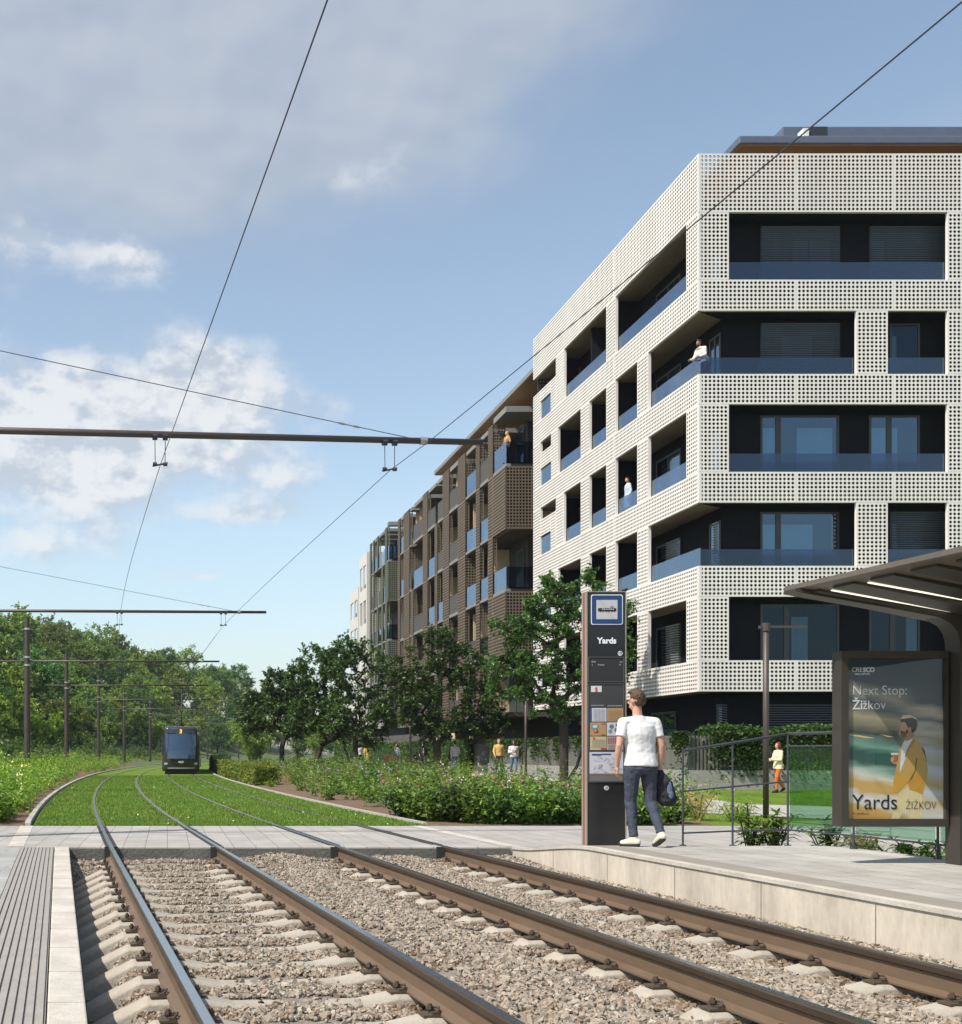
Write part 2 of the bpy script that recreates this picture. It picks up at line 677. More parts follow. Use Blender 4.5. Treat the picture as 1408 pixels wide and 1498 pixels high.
M_blind = mat('blind_grey', (.15, .18, .22), .4, metal=.3, var=.05)
M_curtain = mat('curtain_pale', (.55, .57, .6), .8, var=.1, vscale=8, stretch=(4, 4, .2))
M_glass = glass_mat('balustrade_glass', (.42, .50, .60), .015, gcol=(.70, .83, 1.0), boost=.62)
M_win = glass_mat('window_glass', (.35, .52, .64), .12, gcol=(.52, .74, .95), boost=.5)
M_win_dimmed = glass_mat('window_glass_dimmed', (.30, .40, .48), .03, gcol=(.5, .68, .85), boost=.22)  # darker, less mirroring copy: reflected trees put into the glass colour
M_green_glass = glass_mat('green_glass', (.62, .80, .70), .04, gcol=(.8, 1, .9), boost=.3)
M_wood = mat('wood_soffit', (.30, .17, .07), .6, var=.15, vscale=2, stretch=(1, .1, 1))
M_roofblue = mat('roof_metal_blue_grey', (.12, .14, .19), .45, metal=.2, var=.08)
M_brown = mat('brown_screen', (.155, .120, .082), .6, var=.1)
HOLE_SHADE['brown_screen'] = mat('brown_hole_shade', (.035, .024, .015), .8, var=0)
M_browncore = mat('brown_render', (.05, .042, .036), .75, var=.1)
M_green = mat('green_screen', (.135, .15, .10), .6, var=.1)
HOLE_SHADE['green_screen'] = mat('green_hole_shade', (.02, .022, .015), .8, var=0)
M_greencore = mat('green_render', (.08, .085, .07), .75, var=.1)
M_cream = mat('cream_panel', (.50, .39, .24), .7, var=.08)
M_metal = mat('balcony_metal_grey', (.13, .125, .115), .5, metal=.2, var=.06)
M_mast = mat('mast_brown_grey', (.075, .062, .054), .5, metal=.3, var=.15)
M_shelter = mat('shelter_bronze', (.062, .054, .046), .45, metal=.35, var=.1)
M_steel = mat('dull_steel', (.07, .075, .085), .45, metal=.5, var=.1)
M_zinc = mat('zinc_fitting', (.5, .5, .5), .35, metal=.8, var=.1)
M_wire = mat('wire_dark', (.035, .04, .055), .5, var=0)
M_black = mat('black_panel', (.018, .018, .019), .3, var=0)
M_rubber = mat('rubber_dark', (.02, .02, .02), .8, var=0)
M_bark = mat('bark', (.035, .027, .02), .9, var=.3, vscale=8, bump=.6, bscale=25)
M_soil = mat('soil_brown', (.135, .082, .048), .95, var=.35, vscale=6, bump=.9, bscale=30)
M_whitep = mat('white_paint', (.8, .8, .8), .5, var=0)
M_blackp = mat('black_print', (.012, .012, .013), .5, var=0)
L_tree = leaf_mat('leaf_park_tree', [(0.1, (0.0220, 0.0479, 0.0139)), (.5, (0.0539, 0.1132, 0.0259)), (.9, (0.1467, 0.2174, 0.0439))], .22, .4)
L_hill = leaf_mat('leaf_hill', [(0.1, (0.0680, 0.1191, 0.0265)), (.5, (0.1586, 0.2431, 0.0475)), (.9, (0.3773, 0.4097, 0.0740))])
L_hilldk = leaf_mat('leaf_hill_dark', [(0.1, (0.0466, 0.0998, 0.0333)), (.5, (0.0933, 0.1832, 0.0532)), (.9, (0.2103, 0.2827, 0.0732))])
L_lime = leaf_mat('leaf_lime', [(0.1, (0.0707, 0.1310, 0.0188)), (.5, (0.1766, 0.2618, 0.0337)), (.9, (0.4006, 0.4116, 0.0655))])
L_bush = leaf_mat('leaf_bush', [(0.1, (0.0426, 0.0922, 0.0168)), (.5, (0.1063, 0.1843, 0.0268)), (.9, (0.2552, 0.3183, 0.0587))])
L_hedge = leaf_mat('leaf_hedge', [(0.1, (0.0188, 0.0508, 0.0116)), (.5, (0.0470, 0.1044, 0.0188)), (.9, (0.1253, 0.1885, 0.0435))])
L_dry = leaf_mat('leaf_dry', [(0.1, (0.1879, 0.1232, 0.0435)), (.5, (0.3915, 0.2755, 0.1305)), (.9, (0.5638, 0.4350, 0.2320))])


# lawn: grass sheet
def grass_mat():
    m, nt, p, out = new_mat('lawn')
    co = coords(nt)
    a = noise(nt, co, .5, 4)
    b = noise(nt, co, 9, 6, .7)
    c = noise(nt, coords(nt, (1, .12, 1)), 30, 3, .7)
    f = mathn(nt, 'ADD', mathn(nt, 'MULTIPLY', a, .6), mathn(nt, 'ADD', mathn(nt, 'MULTIPLY', b, .25), mathn(nt, 'MULTIPLY', c, .15)))
    nt.links.new(ramp(nt, f, [(.3, (.065, .115, .016)), (.5, (.11, .175, .022)), (.68, (.19, .23, .045))]), p.inputs['Base Color'])
    p.inputs['Roughness'].default_value = .9
    p.inputs['Specular IOR Level'].default_value = .1
    bp = N(nt, 'ShaderNodeBump')
    bp.inputs['Strength'].default_value = .8
    bp.inputs['Distance'].default_value = .04
    nt.links.new(mathn(nt, 'ADD', b, c), bp.inputs['Height'])
    nt.links.new(bp.outputs[0], p.inputs['Normal'])
    return m


M_lawn = grass_mat()
M_ground = mat('ground_earth', (.075, .095, .03), .95, var=.4, vscale=.8, bump=.8, bscale=8)
M_blade = leaf_mat('grass_blade', [(0.1, (0.0637, 0.1380, 0.0162)), (.5, (0.1183, 0.2111, 0.0292)), (.9, (0.2546, 0.3086, 0.0569))], .3, .7)

# ================================================================== ground, platforms, crossing, lawn
b = MB()
ys = np.concatenate((np.linspace(-30, 20, 6), [20.29, 20.31], np.linspace(20.6, 60, 40), np.linspace(62, 240, 70), np.linspace(250, 3000, 12)))
xs = np.concatenate((np.linspace(-1500, -110, 6), np.linspace(-100, -14, 36), np.linspace(-13, 26, 79), np.linspace(27, 120, 30), np.linspace(150, 1500, 6)))
V = [(x, y, gz(x, y)) for y in ys for x in xs]
nx = len(xs)
Fq = [(j * nx + i, j * nx + i + 1, (j + 1) * nx + i + 1, (j + 1) * nx + i) for j in range(len(ys) - 1) for i in range(nx - 1)]
b.poly(V, Fq)
structure('ground', b, M_ground, smooth=True)

# lawn between and beside the rails
b = MB()
Ds = np.concatenate((np.linspace(20.2, 60, 60), np.linspace(61, 200, 90)))
offs = np.linspace(-1.9, GAP + 1.95, 12)
V = []
for D in Ds:
    for o in offs:
        p = cOff(D, o)
        V.append((p.x, p.y if D > 20.3 else 20.2, -.018))
k = len(offs)
b.poly(V, [(j * k + i, j * k + i + 1, (j + 1) * k + i + 1, (j + 1) * k + i) for j in range(len(Ds) - 1) for i in range(k - 1)])
structure('lawn', b, M_lawn)
# blades of grass on the lawn
nb = 120000
D = 20.25 + 45 * RNG.random(nb) ** 1.7
o = RNG.random(nb) * (GAP + 3.8) - 1.88
keep = np.ones(nb, bool)
for r in RAILS:
    keep &= np.abs(o - r) > .075
D, o = D[keep], o[keep]
cx = np.interp(D, _d, _xs) + o
h = (.018 + .028 * RNG.random(len(D))) * np.where(np.min([np.abs(o - r) for r in RAILS], axis=0) < .16, 1.7, 1)
a = RNG.random(len(D)) * 6.283
w_ = .005 + .0002 * D
ba = np.stack((cx, D, np.full(len(D), -.02)), 1)
dx = np.stack((np.cos(a) * w_, np.sin(a) * w_, np.zeros(len(D))), 1)
tip = ba + np.stack((RNG.normal(size=len(D)) * .012, RNG.normal(size=len(D)) * .012, h + .004), 1)
b = MB()
dry = RNG.random(len(D)) < .45 * np.exp(-((np.min([np.abs(o - r) for r in RAILS], axis=0) - .1) / .12) ** 2) + .10 + .22 * (np.sin(D * .55 + 2 * np.sin(o * 1.3)) > .35)
Fb = np.arange(3 * len(D)).reshape(-1, 3)
b.arr(np.stack((ba - dx, ba + dx, tip), 1).reshape(-1, 3), Fb[~dry])
b.arr(np.zeros((0, 3)), Fb[dry] - 3 * len(D), 1)
# clover and daisies as tiny petals
M_blade2 = leaf_mat('grass_blade_pale', [(0.1, (.09, .13, .02)), (.5, (.16, .20, .035)), (.9, (.26, .25, .07))], .3, .7)
tag(b.build('grass', [M_blade, M_blade2]), 'short green grass growing between the tram rails', 'grass', kind='stuff')
b = MB()
nf = 260
D = 20.4 + 30 * RNG.random(nf) ** 1.6
o = RNG.random(nf) * (GAP + 3.6) - 1.8
keep = np.min([np.abs(o - r) for r in RAILS], axis=0) > .1
D, o = D[keep], o[keep]
leaves(b, np.stack((np.interp(D, _d, _xs) + o, D, np.full(len(D), .014)), 1), .026, .8, up=2)
tag(b.build('grass_daisies', mat('daisy', (.7, .68, .5), .8, var=0)), 'small white daisies dotted over the tram lawn', 'flowers', kind='stuff')

# lawn kerbs (both sides)
M_kerbl = mat('lawn_kerb', (.36, .34, .30), .85, var=.12, vscale=4, bump=.3)
for off, lab in ((-2.0, 'kerb_left'), (GAP + 1.98, 'kerb_right')):
    b = MB()
    ds = np.concatenate((np.linspace(20.22, 60, 50), np.linspace(62, 170, 40)))
    rr = []
    for D in ds:
        p = cOff(D, off)
        y = max(p.y, 20.21)
        hh = .03 if off > 0 else .045
        w_k = .035 if off > 0 else .05
        rr.append([(p.x - w_k, y, -.1), (p.x + w_k, y, -.1), (p.x + w_k, y, hh), (p.x - w_k, y, hh)])
    b.rings(rr)
    tag(b.build('stone_kerb', M_kerbl), 'low pale stone kerb curving along the left side of the lawn' if off < 0 else 'flush stone edging between the lawn and the flower bed soil', 'kerb', kind='structure')

# crossing of paving slabs
CN, CF, PE = 15.7, 20.2, 4.67   # crossing near and far edge, offset of the right platform edge
M_pave = paving_mat('crossing_paving', (.39, .37, .335), .6, .3, math.pi / 2, .005, .07)
b = MB()
b.box(-16, 22, CN, CF, -.4, -.006)
structure('crossing', b, M_pave, bevel=.012)
M_face = mat('crossing_face_concrete', (.12, .115, .10), .9, var=.25, vscale=4, bump=.6, bscale=25)
b = MB()
b.box(-1.30, 4.62, CN - .02, CN - .002, -.36, -.03)
structure('crossing_face', b, M_face)
# pale band continuing the lawn kerb over the crossing, and that of the right platform edge
b = MB()
for off in (-2.0, PE + .05):
    pa_, pb_ = xoff(CN + .02, off), xoff(CF - .05, off)
    b.face([(pa_ - .11, CN + .02, -.002), (pa_ + .11, CN + .02, -.002), (pb_ + .11, CF - .02, -.002), (pb_ - .11, CF - .02, -.002)])
structure('crossing_band', b, M_kerb)
# rubber grooves and notches where the rails run through the crossing
b = MB()
for r in RAILS:
    for s0, s1 in ((-.075, -.036), (.036, .085)):
        q = []
        for D in np.linspace(CN, CF, 12):
            q.append(cOff(D, r))
        for i in range(11):
            p, p2 = q[i], q[i + 1]
            b.face([(p.x + s0, p.y, -.001), (p.x + s1, p.y, -.001), (p2.x + s1, p2.y, -.001), (p2.x + s0, p2.y, -.001)])
    p = cOff(CN, r)
    b.box(p.x - .09, p.x + .09, CN - .06, CN - .021, -.36, -.004)
structure('crossing_groove', b, M_rubber)

# left platform
eL = -.67 - .6
b = MB()
def strip(mb, o0, o1, d0, d1, z0, z1, mi=0, n=12):
    rr = []
    for D in np.linspace(d0, d1, n):
        a_, c_ = xoff(D, o0), xoff(D, o1)
        rr.append([(a_, D, z0), (c_, D, z0), (c_, D, z1), (a_, D, z1)])
    mb.rings(rr, mi)
M_pave2 = paving_mat('platform_paving_left', (.36, .36, .34), .6, .3, 0, .005, .06)
b = MB(); strip(b, -9, -1.93, -6, CN - .006, -.42, -.012); structure('platform_left_paving', b, M_pave2)
b = MB(); strip(b, -1.472, -1.28, -6, CN - .006, -.42, 0.0); structure('platform_left_kerb', b, M_kerb, bevel=.01)
b = MB()
for k in range(18):
    D = .9 + k * .83
    b.box(xoff(D, -1.471), xoff(D, -1.281), D, D + .006, -.3, .0008)
structure('platform_left_kerb_joint', b, mat('joint_grey', (.22, .2, .17), .9, var=0))
b = MB(); strip(b, -1.925, -1.48, -6, CN - .006, -.42, -.016)
for i in range(9):
    o0 = -1.915 + i * .0487
    strip(b, o0, o0 + .034, -6, CN - .008, -.02, -.004)
structure('platform_left_tactile_strip', b, mat('tactile_paving', (.27, .25, .225), .85, var=.12, vscale=6, bump=.2))

# right platform: ramps up from the crossing
PE = 4.67   # edge offset from the left track centre line
def pz(D):
    return .182 * smooth(15.75, 13.3, D) if D < 15.75 else -.004
def pstrip(mb, o0, o1, top, bot=-.42, d0=-4, d1=CN - .03, mi=0, n=60):
    rr = []
    for D in np.linspace(d0, d1, n):
        a_, c_ = xoff(D, o0), xoff(D, o1)
        z = pz(D) + top
        rr.append([(a_, D, bot), (c_, D, bot), (c_, D, z), (a_, D, z)])
    mb.rings(rr, mi)
M_wallp = mat('platform_wall_concrete', (.47, .42, .345), .85, var=.26, vscale=2.0, bump=.25, bscale=40, stretch=(1, 1, .35))
b = MB(); pstrip(b, PE + .012, PE + .10, -.004); structure('platform_right_wall', b, M_wallp)
b = MB()
for i, D in enumerate(np.arange(1.6, 15.6, 1.42)):   # joints of the wall elements
    p = xoff(D, PE)
    b.box(p + .008, p + .03, D, D + .008, -.4, pz(D) - .05)
structure('platform_right_wall_joint', b, mat('joint_dark', (.2, .18, .15), .9, var=0))
b = MB()
rr = []
for D in np.linspace(-4, CN - .03, 70):
    e0, e1, z = xoff(D, PE - .004), xoff(D, PE + .10), pz(D)
    rr.append([(e0, D, z - .035), (e1, D, z - .035), (e1, D, z), (e0, D, z)])
b.rings(rr)
structure('platform_right_edge', b, M_kerb)
b = MB(); pstrip(b, PE + .104, PE + .44, -.002); structure('platform_right_strip', b, mat('platform_strip', (.235, .21, .175), .85, var=.1, vscale=3, bump=.2))
M_pave3 = paving_mat('platform_paving_right', (.42, .40, .365), .62, .31, -.094 + math.pi / 2, .006, .1)
b = MB(); pstrip(b, PE + .443, PE + 2.95, -.003, d1=14.3); structure('platform_right_paving', b, M_pave3)
b = MB(); pstrip(b, PE + .443, PE + 2.95, -.004, d0=14.3, n=20); structure('platform_right_ramp', b, M_pave3)

# plaza paving, lawn and path on the right, behind the platform
b = MB(); b.box(7.15, 26, 14.32, CN - .005, -.4, -.01); structure('plaza', b, M_pave)
b = MB()
def sheet(mb, pts, dz, sub=8):
    """quad sheet on the ground through 4 corner (x, y) points"""
    a, bb, c, d = [np.array(p, float) for p in pts]
    g = []
    for j in range(sub + 1):
        for i in range(sub + 1):
            u, v = i / sub, j / sub
            p = (a * (1 - u) + bb * u) * (1 - v) + (d * (1 - u) + c * u) * v
            g.append((p[0], p[1], gz(p[0], p[1]) + dz))
    n = sub + 1
    mb.poly(g, [(j * n + i, j * n + i + 1, (j + 1) * n + i + 1, (j + 1) * n + i) for j in range(sub) for i in range(sub)])
M_path = paving_mat('path_paving', (.44, .42, .38), .8, .4, .3, .006, .06)
for q in (((10.6, 26.2), (13.0, 22.6), (14.2, 28.5), (12.0, 32.3)), ((13.0, 22.6), (17.0, 17.5), (22, 22.5), (14.2, 28.5)), ((12.0, 32.3), (14.2, 28.5), (15.6, 45), (13.6, 45)), ((13.6, 45), (15.6, 45), (16.6, 110), (14.2, 110))):
    sheet(b, q, .02, 14)
structure('path', b, M_path)
b = MB(); sheet(b, ((12.2, 27.5), (26, 20.5), (34, 37.5), (13.6, 37.5)), .012, 14); structure('lawn_right', b, M_lawn)
b = MB(); sheet(b, ((7.0, 20.25), (26, 20.25), (26, 27), (10.2, 27)), .008, 10); structure('lawn_front', b, M_lawn)

# ballast bed
b = MB()
gx = np.linspace(-1.9, 6.2, 120); gy = np.linspace(3.0, CN - .03, 160)
def bz(x, D):
    o = x - cA(D)
    z = -.246 + .085 * math.exp(-((o - GAP / 2) / .42) ** 2) + .05 * smooth(CN - 1.6, CN - .4, D)
    z += .05 * smooth(.5, .2, abs(o - GAP)) + .02 * smooth(.5, .1, abs(o))
    z -= .24 * smooth(-.90, -1.2, o) * smooth(CN - .8, CN - 2.2, D)
    z += .05 * smooth(GAP + .95, GAP + 1.3, o) * 1
    return z
V = [(x, y, bz(x, y) + .012 * random.random()) for y in gy for x in gx]
k = len(gx)
b.poly(V, [(j * k + i, j * k + i + 1, (j + 1) * k + i + 1, (j + 1) * k + i) for j in range(len(gy) - 1) for i in range(k - 1)])
structure('ballast_bed', b, mat('ballast_dust', (.23, .198, .158), .95, var=.3, vscale=14, bump=1., bscale=60))

def stones(n, big):
    D = 4.6 + (CN - 4.65) * RNG.random(n) ** 1.5
    c = np.interp(D, _d, _xs)
    o = RNG.random(n) * (PE + 1.28) - 1.27
    x = c + o
    z = np.array([bz(a, d) for a, d in zip(x, D)])
    # fewer stones on top of the sleepers
    ph = ((D - .094 * o - 5.05) / .62) % 1.0
    ontie = (np.abs(ph - .5) > .285) & ((np.abs(o) < 1.22) | ((np.abs(o - GAP) < 1.22) & (np.abs(o - GAP) > .42)))
    keep = ~ontie | (RNG.random(n) < .06)
    x, D, z = x[keep], D[keep], z[keep]
    n = len(x)
    s = (.008 + .0115 * RNG.random((n, 1, 1)) ** 1.6) * (1.25 if big else 1)
    if big:
        t = (1 + 5 ** .5) / 2
        v = np.array([(-1, t, 0), (1, t, 0), (-1, -t, 0), (1, -t, 0), (0, -1, t), (0, 1, t), (0, -1, -t), (0, 1, -t), (t, 0, -1), (t, 0, 1), (-t, 0, -1), (-t, 0, 1)]) / 1.9
        f = np.array([(0, 11, 5), (0, 5, 1), (0, 1, 7), (0, 7, 10), (0, 10, 11), (1, 5, 9), (5, 11, 4), (11, 10, 2), (10, 7, 6), (7, 1, 8), (3, 9, 4), (3, 4, 2), (3, 2, 6), (3, 6, 8), (3, 8, 9), (4, 9, 5), (2, 4, 11), (6, 2, 10), (8, 6, 7), (9, 8, 1)])
    else:
        v = np.array([(-1, -1, -1), (1, -1, -1), (1, 1, -1), (-1, 1, -1), (-1, -1, 1), (1, -1, 1), (1, 1, 1), (-1, 1, 1)]) * .8
        f = np.array([(0, 3, 2, 1), (4, 5, 6, 7), (0, 1, 5, 4), (1, 2, 6, 5), (2, 3, 7, 6), (3, 0, 4, 7)])
    k = len(v)
    P = v[None] * (1 + .28 * RNG.normal(size=(n, k, 3)).clip(-1.5, 1.5))
    P *= np.array([1.2, .95, .62]) * (1 + .25 * RNG.normal(size=(n, 1, 3)).clip(-1.5, 1.5))
    q = RNG.normal(size=(n, 3, 3)) * np.array([1, 1, .6])
    q[:, 2] *= .5
    Q, _ = np.linalg.qr(q)
    P = np.einsum('nij,nkj->nki', Q, P) * s
    P += np.stack((x, D, z + .014 + .012 * RNG.random(n)), 1)[:, None]
    dr = np.min([np.abs(x - np.interp(D, _d, _xs) - r) for r in RAILS], axis=0)
    rusty = RNG.random(n) < .8 * np.exp(-(dr / .22) ** 2) + .04
    Fi = np.arange(n)[:, None, None] * k + f[None]
    return P.reshape(-1, 3), Fi[~rusty].reshape(-1, f.shape[1]), Fi[rusty].reshape(-1, f.shape[1])

def stone_mat(name='ballast_stone', k=(1, 1, 1)):
    m, nt, p, out = new_mat(name)
    g = N(nt, 'ShaderNodeNewGeometry')
    c = ramp(nt, g.outputs['Random Per Island'], [(0, (.09, .078, .066)), (.07, (.22, .19, .152)), (.3, (.32, .275, .215)), (.66, (.385, .33, .255)), (.88, (.29, .20, .14)), (.92, (.41, .36, .28)), (1, (.46, .42, .345))])
    c = mixc(nt, 1., c, tuple(.93 * q for q in k), 'MULTIPLY')
    n1 = noise(nt, coords(nt), 45, 4)
    nt.links.new(mixc(nt, .35, c, ramp(nt, n1, [(.3, (.5, .5, .5)), (.7, (1, 1, 1))]), 'MULTIPLY'), p.inputs['Base Color'])
    p.inputs['Roughness'].default_value = .9
    return m
M_stone = [stone_mat(), stone_mat('ballast_stone_rusty', (.62, .50, .40))]
b = MB()
for cnt, big in ((34000, True), (80000, False)):
    V_, F0, F1 = stones(cnt, big)
    b.arr(V_, F0, 0)
    b.arr(V_[:0], F1 - len(V_), 1)
tag(b.build('ballast_gravel', M_stone), 'beige and grey crushed stone ballast around the sleepers', 'ballast', kind='stuff')

# sleepers with fastenings
M_sleep = mat('sleeper_concrete', (.335, .30, .245), .9, var=.2, vscale=4, bump=.3, bscale=60)
M_clip = mat('rusty_clip', (.085, .062, .042), .7, metal=.3, var=.3, vscale=20)
def make_sleeper(track):
    t = thing('sleeper', '', 'sleeper')
    b = MB()
    prof = [(-1.24, -.35, .21), (-1.12, -.285, .2), (-.9, -.178, .19), (-.58, -.172, .19), (-.38, -.215, .2), (0, -.222, .2), (.38, -.215, .2), (.58, -.172, .19), (.9, -.178, .19), (1.12, -.285, .2), (1.24, -.35, .21)]
    rr = []
    for x, z, w in prof:
        rr.append([(x, -.15, -.46), (x, -w / 2 - .01, z - .02), (x, -w / 2 + .02, z), (x, w / 2 - .02, z), (x, w / 2 + .01, z - .02), (x, .15, -.46)])
    b.rings(rr)
    b.build('concrete_body', M_sleep, t, bevel=.008)
    for sx in (-.7175, .7175):
        for sd_ in (-1, 1):
            b = MB()
            x = sx + sd_ * .115
            b.box(x - .05, x + .05, -.055, .055, -.171, -.158)
            b.box(x - .02 - .02 * sd_, x + .02 - .02 * sd_, -.05, .05, -.158, -.143)
            b.tube([(x - .01 * sd_, -.03, -.16), (x - .035 * sd_, -.045, -.135), (x - .05 * sd_, 0, -.128), (x - .035 * sd_, .045, -.135), (x - .01 * sd_, .03, -.16)], .008, 6)
            b.tube([(x, 0, -.16), (x, 0, -.105)], .013, 6)
            b.tube([(x, 0, -.135), (x, 0, -.118)], .022, 6)
            b.build('rail_clip', M_clip, t)
    return t
sl = make_sleeper(0)
first = True
for tr, lab in ((0, 'concrete sleeper lying in the ballast under the left tram track'), (GAP, 'concrete sleeper half buried in ballast under the right tram track')):
    for i in range(17):
        D = 5.05 + .62 * i
        p = cOff(D, tr)
        rz = -math.atan(slope(D))
        if first:
            sl.location, sl.rotation_euler = p, (0, 0, rz)
            s_ = sl
            first = False
        else:
            s_ = dup(sl, p, rz)
        s_['label'] = lab
        s_['group'] = 'sleepers of the left track' if tr == 0 else 'sleepers of the right track'

# rails
M_rust = mat('rail_rust', (.155, .105, .066), .6, metal=.25, var=.2, vscale=3, stretch=(1, .2, 1))
M_railhead = mat('rail_head_dark', (.075, .052, .036), .45, metal=.4, var=.2, vscale=4, stretch=(1, .2, 1))
M_railtop = mat('rail_polished', (.42, .43, .45), .22, metal=1., var=.08, vscale=6)
PROF = [(-.070, -.170), (-.070, -.158), (-.014, -.138), (-.011, -.055), (-.033, -.042), (-.036, -.010), (-.030, -.0005), (.030, -.0005), (.036, -.010), (.033, -.042), (.011, -.055), (.014, -.138), (.070, -.158), (.070, -.170)]
for r, lab in zip(RAILS, ('leftmost steel rail, with a bright blue sky reflection on its head', 'second steel rail from the left, running to the bottom edge', 'third steel rail from the left, brown sided, in the right track', 'rightmost steel rail, nearest to the raised platform wall')):
    ds = np.concatenate((np.linspace(-2, 24, 66), np.linspace(24.6, 70, 70), np.linspace(71, 200, 90)))
    t = thing('rail', lab, 'rail', group='rails of the two tram tracks')
    b, hd = MB(), MB()
    rr, hh = [], []
    for D in ds:
        p = cOff(D, r)
        s = slope(D)
        n = Vector((1, -s, 0)).normalized()
        zz = .004
        rr.append([p + n * x + Vector((0, 0, z + zz)) for x, z in PROF])
        w = .026 if D < 20 else .03
        hh.append([p + n * x + Vector((0, 0, z + zz)) for x, z in ((-w, -.003), (w, -.003), (w, .0012), (-w, .0012))])
    b.rings(rr)
    hd.rings(hh)
    o = b.build('rail_body', [M_rust, M_railhead], t)
    mi_ = np.array([1 if 3 <= (i % 14) <= 9 else 0 for i in range(len(o.data.polygons))], np.int32)
    o.data.polygons.foreach_set('material_index', mi_)
    hd.build('running_surface', M_railtop, t)

# thin summer air
if HAZE:
    b = MB(); b.box(-900, 900, -60, 1900, -2.2, 60)
    hz = new_mat('air')
    m, nt, p, out = hz
    nt.nodes.remove(p)
    pv = N(nt, 'ShaderNodeVolumePrincipled')
    pv.inputs['Color'].default_value = (.86, .91, 1, 1)
    pv.inputs['Density'].default_value = .0002
    pv.inputs['Anisotropy'].default_value = .35
    nt.links.new(pv.outputs[0], out.inputs['Volume'])
    tag(b.build('haze', m), None, None, None, 'stuff')
# ================================================================== the white perforated apartment building
D0 = 38.4
KX = F / D0
def fx(x): return (x - CX) / KX
def fz(y): return H + (CY - y) / KX
XL = fx(1022.2)
def ld(x): return XL * F / (x - CX)      # depth of a point of the left facade from its bearing
TH = .11
wb = thing('apartment_building', 'white apartment building with round hole perforated facade and corner loggias', 'building', (XL, D0, 0))
LV = [(310.2, 408.6), (454.4, 546.6), (591.3, 689.9), (735.3, 827.5), (873.0, 965.8)]   # loggia openings, top to bottom
BANDS = [(224.0, 310.2), (408.6, 454.4), (546.6, 591.3), (689.9, 735.3), (827.5, 873.0), (965.8, 1011.8)]
PIT, RAD = .1345, .0475
XE, YE = 37.0, ld(780.4)
gap = .006
# bands run round the corner
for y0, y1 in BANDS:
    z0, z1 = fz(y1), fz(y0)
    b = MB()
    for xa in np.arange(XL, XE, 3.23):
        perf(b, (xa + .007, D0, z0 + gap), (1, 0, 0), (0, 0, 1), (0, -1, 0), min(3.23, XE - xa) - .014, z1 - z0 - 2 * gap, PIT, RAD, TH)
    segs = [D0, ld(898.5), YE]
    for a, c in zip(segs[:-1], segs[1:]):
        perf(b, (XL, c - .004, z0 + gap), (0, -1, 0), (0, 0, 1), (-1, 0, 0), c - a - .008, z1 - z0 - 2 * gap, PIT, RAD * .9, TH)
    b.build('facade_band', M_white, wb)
# piers between the openings
def pier_front(x0, x1, i):
    z0, z1 = fz(LV[i][1]), fz(LV[i][0])
    b = MB()
    perf(b, (fx(x0), D0, z0 + .003), (1, 0, 0), (0, 0, 1), (0, -1, 0), fx(x1) - fx(x0), z1 - z0 - .006, PIT, RAD, TH)
    b.build('facade_pier', M_white, wb)
def pier_left(x0, x1, i, corner=False):   # x0 < x1 in the photograph, so deeper first
    z0, z1 = fz(LV[i][1]), fz(LV[i][0])
    d1, d0 = ld(x0), ld(x1)
    b = MB()
    perf(b, (XL, d1, z0 + .003), (0, -1, 0), (0, 0, 1), (-1, 0, 0), d1 - d0, z1 - z0 - .006, PIT, RAD * .9, TH)
    b.build('facade_pier', M_white, wb)
for i in range(5):
    if i % 2 == 0:
        pier_front(1022.4, 1066.8, i)
        pier_front(1386.8, 1432, i)
        if i == 4:
            pass
    else:
        pier_front(1253.5, 1299.4, i)
        pier_front(1386.8, 1432, i)
    pier_front(1640, 1690, i)
LEFT = {0: [(1004.5, 1022.0), (887.2, 900.6), (813.6, 825.5)],
        1: [(932.6, 948.6), (887.2, 900.6), (849.9, 862.3), (806.5, 816.5)],
        2: [(1004.5, 1022.0), (932.6, 948.6), (887.2, 900.6), (849.9, 862.3), (813.6, 825.0)],
        3: [(932.6, 948.6), (887.2, 900.6), (849.9, 862.3), (806.5, 816.5)],
        4: [(1004.5, 1022.0), (932.6, 948.6), (887.2, 900.6), (849.9, 862.3), (813.6, 825.0)]}
for i, l in LEFT.items():
    for a, c in l:
        pier_left(a, c, i)
